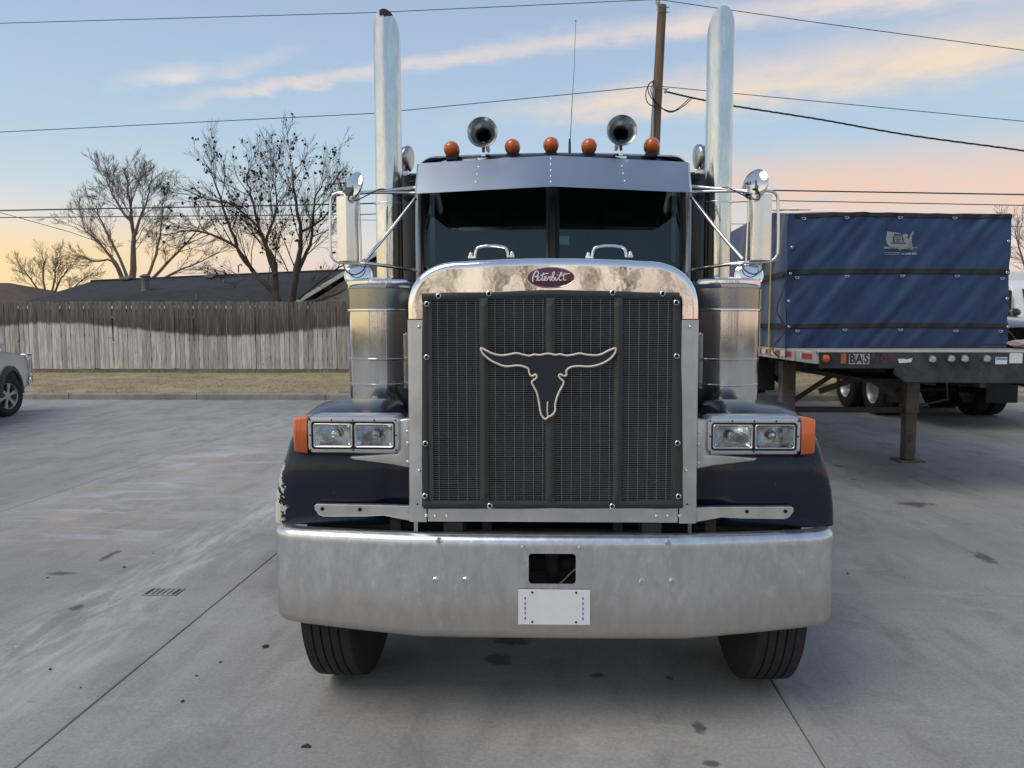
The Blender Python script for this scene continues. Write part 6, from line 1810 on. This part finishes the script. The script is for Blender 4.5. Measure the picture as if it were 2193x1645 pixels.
for Y, zt in ((13.35, 1.98), (14.1, 2.42), (15.0, 2.50), (15.8, 2.40), (16.4, 1.98)):
    h = [(0.86, min(1.86, zt)), (0.80, 1.86 + (zt - 1.86) * 0.35), (0.66, zt - 0.03), (0.4, zt), (0, zt + 0.01)]
    cab_rows.append([(cx0 - a, Y, z) for a, z in h] + [(cx0 + a, Y, z) for a, z in reversed(h[:-1])])
MB().loft(cab_rows).build('cabin', MATS['dark_glass'], car, smooth=45)
for sx in (-1, 1):
    MB().tube([(cx0 + sx * 0.84, 13.4, 1.92), (cx0 + sx * 0.68, 14.1, 2.42), (cx0 + sx * 0.68, 15.0, 2.50)], 0.03, 8).build('roof_pillar', MATS['car_black'], car, smooth=50)
    MB().box(cx0 + sx * 0.55, cx0 + sx * 0.86, 11.90, 11.98, 1.50, 1.60).build('headlight', MATS['chrome'], car, bevel=0.02)
    for yy in (12.5, 15.6):
        wheel(car, cx0 + sx * 0.84, yy, sx, r=0.33).location.z = 0.33 + 1.09
    mrr = MB().ball((cx0 + sx * 1.0, 13.6, 1.98), (0.12, 0.06, 0.08), 10, 6).build('side_mirror', MATS['car_black'], car, smooth=60)
simple('cab_white', (0.74, 0.74, 0.71), 0.35, var=0.06, scale=3, coat=0.4)
WX, WY = 12.75, 18.0
wt = empty('white_truck', (WX, WY + 1, 0), 'white truck cab with a black side mirror beyond the black car', 'truck')
MB().prism([(WX - 1.2, WY - 0.15, 0.7), (WX - 1.2, WY - 0.15, 1.75), (WX - 1.2, WY + 0.25, 2.72), (WX - 1.2, WY + 0.6, 2.90), (WX - 1.2, WY + 2.6, 2.92), (WX - 1.2, WY + 2.6, 0.7)], (2.4, 0, 0)).build('cab', MATS['cab_white'], wt, bevel=0.07, bseg=3, smooth=45)
a = [(WX - 1.0, WY - 0.155, 1.80), (WX + 1.0, WY - 0.155, 1.80), (WX + 0.95, WY + 0.21, 2.66), (WX - 0.95, WY + 0.21, 2.66)]
MB().prism([Vector(q) + Vector((0, -0.012, 0)) for q in a], (0, 0.01, 0)).build('windscreen', MATS['dark_glass'], wt)
MB().box(WX - 1.21, WX - 1.195, WY + 0.7, WY + 1.7, 1.85, 2.62).build('side_window', MATS['dark_glass'], wt)
MB().box(WX - 0.9, WX + 0.9, WY - 0.19, WY - 0.165, 1.0, 1.45).build('grille', MATS['black_plastic'], wt)
MB().box(WX - 1.25, WX + 1.25, WY - 0.35, WY - 0.1, 0.45, 0.75).build('bumper', MATS['alu_dull'], wt, bevel=0.04)
for sx in (-1, 1):
    wheel(wt, WX + sx * 1.0, WY + 0.8, sx)
    MB().box(WX + sx * 1.28, WX + sx * 1.44, WY + 0.05, WY + 0.16, 2.05, 2.62).build('side_mirror', MATS['black_plastic'], wt, bevel=0.03)
    MB().tube([(WX + sx * 1.18, WY + 0.4, 2.55), (WX + sx * 1.36, WY + 0.12, 2.60)], 0.03, 8).build('mirror_arm', MATS['black_plastic'], wt)
MB().box(WX - 1.25, WX + 1.25, WY + 2.8, WY + 8, 0.9, 3.3).build('cargo_box', MATS['cab_white'], wt, bevel=0.03)
for sx in (-1, 1):
    wheel(wt, WX + sx * 0.95, WY + 6.5, sx)

# ================================================================== SILVER PICKUP
def pickup_paint():
    m, t, b, out = newmat('silver_paint')
    t.put(b.inputs['Base Color'], t.mix(t.noise(t.pos(), 3, 4, 0.5), (0.66, 0.66, 0.66), (0.74, 0.74, 0.73)))
    b.inputs['Metallic'].default_value = 0.35; b.inputs['Roughness'].default_value = 0.32
    b.inputs['Coat Weight'].default_value = 0.8
    return m
pickup_paint()
simple('flare_grey', (0.045, 0.05, 0.045), 0.55, var=0.15)
HEAD = R(109)
PW = 0.86                                  # half track
fr = Vector((math.cos(HEAD), math.sin(HEAD), 0)); lf = Vector((-math.sin(HEAD), math.cos(HEAD), 0))
wc = Vector((-10.47, 13.25, 0))           # contact of the right front wheel
org = wc + lf * PW
pick = empty('pickup_truck', org, 'silver pickup truck with chrome grille guard parked before the picket fence', 'truck', rotz=HEAD)
def loc_build(mb, name, mat, parent=pick, **k): return mb.build(name, MATS[mat], parent, local=True, **k)
def arch(cx, r, n=12, z0=0.42):
    a0 = math.asin(max(-1, min(1, (z0 - 0.40) / r)))
    return [(cx + r * math.cos(a), 0.40 + r * math.sin(a)) for a in [a0 + (PI - 2 * a0) * k / n for k in range(n + 1)]]
# body side outline (x forward, z up), with both wheel arches cut out
out_ = [(0.92, 0.55), (0.95, 0.80), (0.93, 1.02), (0.86, 1.12), (0.55, 1.19), (-0.30, 1.25), (-0.72, 1.28), (-3.15, 1.30), (-4.75, 1.32), (-4.80, 0.62), (-4.3, 0.50)]
ar_r = list(reversed(arch(-3.70, 0.50)))   # from back to front
ar_f = list(reversed(arch(0.0, 0.50)))
poly = out_ + ar_r + [(-2.9, 0.42), (-0.8, 0.42)] + ar_f + [(0.62, 0.48)]
rows = []
for (yy, ins) in ((-0.98, 0.035), (-1.005, 0.0), (-0.96, 0.0), (0.96, 0.0), (1.005, 0.0), (0.98, 0.035)):
    rows.append([(x, yy * (1.0 if z < 1.0 else 1.0 - 0.28 * max(0, z - 1.0)), z) for x, z in poly])
bodym = MB().loft(rows, cu=True)
npp = len(poly)
bodym.f.append(tuple(range(npp))); bodym.f.append(tuple(5 * npp + k for k in reversed(range(npp))))
loc_build(bodym, 'body', 'silver_paint', smooth=35)
gh_ = [(-0.70, 1.27), (-1.35, 1.88), (-2.75, 1.92), (-3.10, 1.30)]
rows = [[(x, sgn * (0.86 if z < 1.5 else 0.66), z) for x, z in gh_] for sgn in (-1, 1)]
gm = MB().loft(rows, cu=True); gm.f += [(0, 1, 2, 3), (7, 6, 5, 4)]
ghm = loc_build(gm, 'cabin', 'silver_paint', bevel=0.05, bseg=2, smooth=45)
for sgn in (-1, 1):
    ww = [(-0.98, 1.36), (-1.40, 1.80), (-2.62, 1.83), (-2.85, 1.36)]
    MB().prism([(x, sgn * (0.875 - 0.20 * max(0, (z - 1.27) / 0.6)), z) for x, z in ww], (0, sgn * 0.008, 0)).build('side_window', MATS['dark_glass'], pick, local=True)
    # flares round the arches
    for cx in (0.0, -3.70):
        rw = []
        for k in range(19):
            a = PI * (k / 18)
            rw.append([(cx + r_ * math.cos(a), sgn * y_, 0.40 + r_ * math.sin(a)) for r_, y_ in ((0.47, 0.98), (0.475, 1.035), (0.53, 1.04), (0.565, 1.02), (0.57, 0.99))])
        loc_build(MB().loft(rw), 'wheel_flare', 'flare_grey', smooth=50)
    loc_build(MB().box(0.86, 0.945, sgn * 0.62, sgn * 0.93, 0.86, 1.04), 'headlight', 'chrome', bevel=0.03, smooth=40)
    loc_build(MB().ball((-0.95, sgn * 1.12, 1.42), (0.09, 0.13, 0.12), 10, 6), 'side_mirror', 'silver_paint', smooth=60)
ww = [(-0.775, -0.72, 1.35), (-0.775, 0.72, 1.35), (-1.29, 0.60, 1.83), (-1.29, -0.60, 1.83)]
MB().prism([Vector(q) + Vector((0.012, 0, 0.012)) for q in ww], (0.005, 0, 0.005)).build('windscreen', MATS['dark_glass'], pick, local=True)
loc_build(MB().box(-4.62, -3.2, -0.78, 0.78, 1.315, 1.325), 'bed_cover', 'black_plastic')
loc_build(MB().box(0.935, 0.955, -0.58, 0.58, 0.78, 1.04), 'grille', 'black_plastic', bevel=0.004)
loc_build(MB().box(0.80, 1.02, -0.98, 0.98, 0.50, 0.72), 'front_bumper', 'chrome', bevel=0.05, bseg=3, smooth=45)
gd = MB()
for (za, zb) in ((1.12, 1.12), (0.72, 0.72)):
    gd.tube([(0.88, -0.96, za), (1.22, -0.95, za), (1.27, -0.86, za), (1.27, 0.86, za), (1.22, 0.95, za), (0.88, 0.96, za)], 0.034, 10)
for yy in (-0.93, 0.93, -0.4, 0.4):
    gd.tube([(1.25, yy, 0.55), (1.28, yy, 0.8), (1.25, yy, 1.16)], 0.034, 10)
for za in (0.78, 0.88, 0.97):
    gd.tube([(1.26, -0.8, za), (1.26, 0.8, za)], 0.014, 8)
loc_build(gd, 'grille_guard', 'chrome', smooth=50)
# wheels with six spoke alloy rims
al_me = None
am = MB().lathe([(0.255, -0.10), (0.262, 0.10), (0.248, 0.112), (0.238, 0.10), (0.232, -0.06)], axis=(0, -1, 0), seg=40)
for k in range(6):
    a = 2 * PI * k / 6 + 0.3
    c, s_ = math.cos(a), math.sin(a)
    def sp(r, t_): return (r * c - t_ * s_, r * s_ + t_ * c)
    pr = [sp(0.04, -0.028), sp(0.14, -0.026), sp(0.240, -0.050), sp(0.240, 0.050), sp(0.14, 0.026), sp(0.04, 0.028)]
    am.prism([(p[0], -0.095 if q in (0, 5) else -0.088, p[1]) for q, p in enumerate(pr)], (0, 0.03, 0))
am.lathe([(0.0, 0.105), (0.035, 0.103), (0.05, 0.09), (0.055, 0.05)], axis=(0, -1, 0), seg=20)
al_me = am.mesh('alloy_rim', MATS['steel_wheel'], smooth=35)
pt_me = MB().lathe([(0.255, -0.12), (0.30, -0.135), (0.345, -0.135), (0.375, -0.12), (0.388, -0.09), (0.39, 0.0), (0.388, 0.09), (0.375, 0.12), (0.345, 0.135), (0.30, 0.135), (0.255, 0.12)], axis=(0, 1, 0), seg=48).mesh('tyre', MATS['rubber'], smooth=50)
dk_me = MB().lathe([(0.0, 0.0), (0.235, 0.0)], axis=(0, 1, 0), seg=24).mesh('brake_disc', MATS['undercarriage'])
for xx in (0.0, -3.70):
    for sgn in (-1, 1):
        wr = link('wheel', None, pick, local=True, loc=(xx, sgn * PW, 0.39), rot=(0, 0, (0 if sgn < 0 else PI) - (R(16) if xx == 0.0 else 0)))
        link('tyre', pt_me, wr, local=True)
        link('rim', al_me, wr, local=True)
        link('brake_disc', dk_me, wr, local=True, loc=(0, 0.0, 0))
loc_build(MB().box(-4.6, 0.6, -0.80, 0.80, 0.40, 0.62), 'chassis', 'undercarriage')

# ================================================================== SMALL THINGS ON THE LOT
ga, gb = Vector(gpt(313, 1277)), Vector(gpt(405, 1260))
gx0_, gx1_, gy0_, gy1_ = -2.60, -2.405, 4.36, 4.46
grate = empty('drain_grate', ((gx0_ + gx1_) / 2, (gy0_ + gy1_) / 2, 0), 'small slotted storm drain grate set in the concrete', 'drain')
simple('pit_dirt', (0.05, 0.047, 0.043), 0.95, var=0.3, scale=30)
MB().box(gx0_, gx1_, gy0_, gy1_, 0.0015, 0.003).build('pit', MATS['pit_dirt'], grate)
simple('grate_iron', (0.30, 0.29, 0.265), 0.85, 0.0, var=0.3, scale=14)
fm = MB()
fm.box(gx0_ - 0.012, gx1_ + 0.012, gy0_ - 0.012, gy0_, 0.0, 0.006).box(gx0_ - 0.012, gx1_ + 0.012, gy1_, gy1_ + 0.012, 0.0, 0.006)
fm.box(gx0_ - 0.012, gx0_, gy0_, gy1_, 0.0, 0.006).box(gx1_, gx1_ + 0.012, gy0_, gy1_, 0.0, 0.006)
fm.build('frame', MATS['grate_iron'], grate)
for k in range(1, 6):
    xc = gx0_ + (gx1_ - gx0_) * k / 6
    MB().box(xc - 0.012, xc + 0.012, gy0_, gy1_, 0.0, 0.006).build('bar', MATS['grate_iron'], grate, bevel=0.002, bseg=1)
simple('chip', (0.03, 0.028, 0.026), 0.9, var=0.3, scale=30)
rr = random.Random(5)
dbm = MB()
for k in range(36):
    px, py = rr.uniform(40, 2150), rr.uniform(905, 1620)
    x, y = gpt(px, py)
    if -1.25 < x < 1.25 and y > 2.8: continue
    if rr.random() < 0.55 and x > 0: continue
    s_ = rr.uniform(0.004, 0.009) if rr.random() < 0.8 else rr.uniform(0.01, 0.02)
    n = rr.randint(4, 6); a0 = rr.uniform(0, 6)
    pts = [(x + s_ * rr.uniform(0.5, 1.3) * math.cos(a0 + 2 * PI * q / n), y + s_ * rr.uniform(0.3, 1.6) * math.sin(a0 + 2 * PI * q / n), 0.0005) for q in range(n)]
    dbm.prism(pts, (0, 0, rr.uniform(0.002, 0.007)))
tag(dbm.build('debris', MATS['chip']), 'dark crumbs and leaf scraps scattered over the concrete', 'debris', kind='stuff')
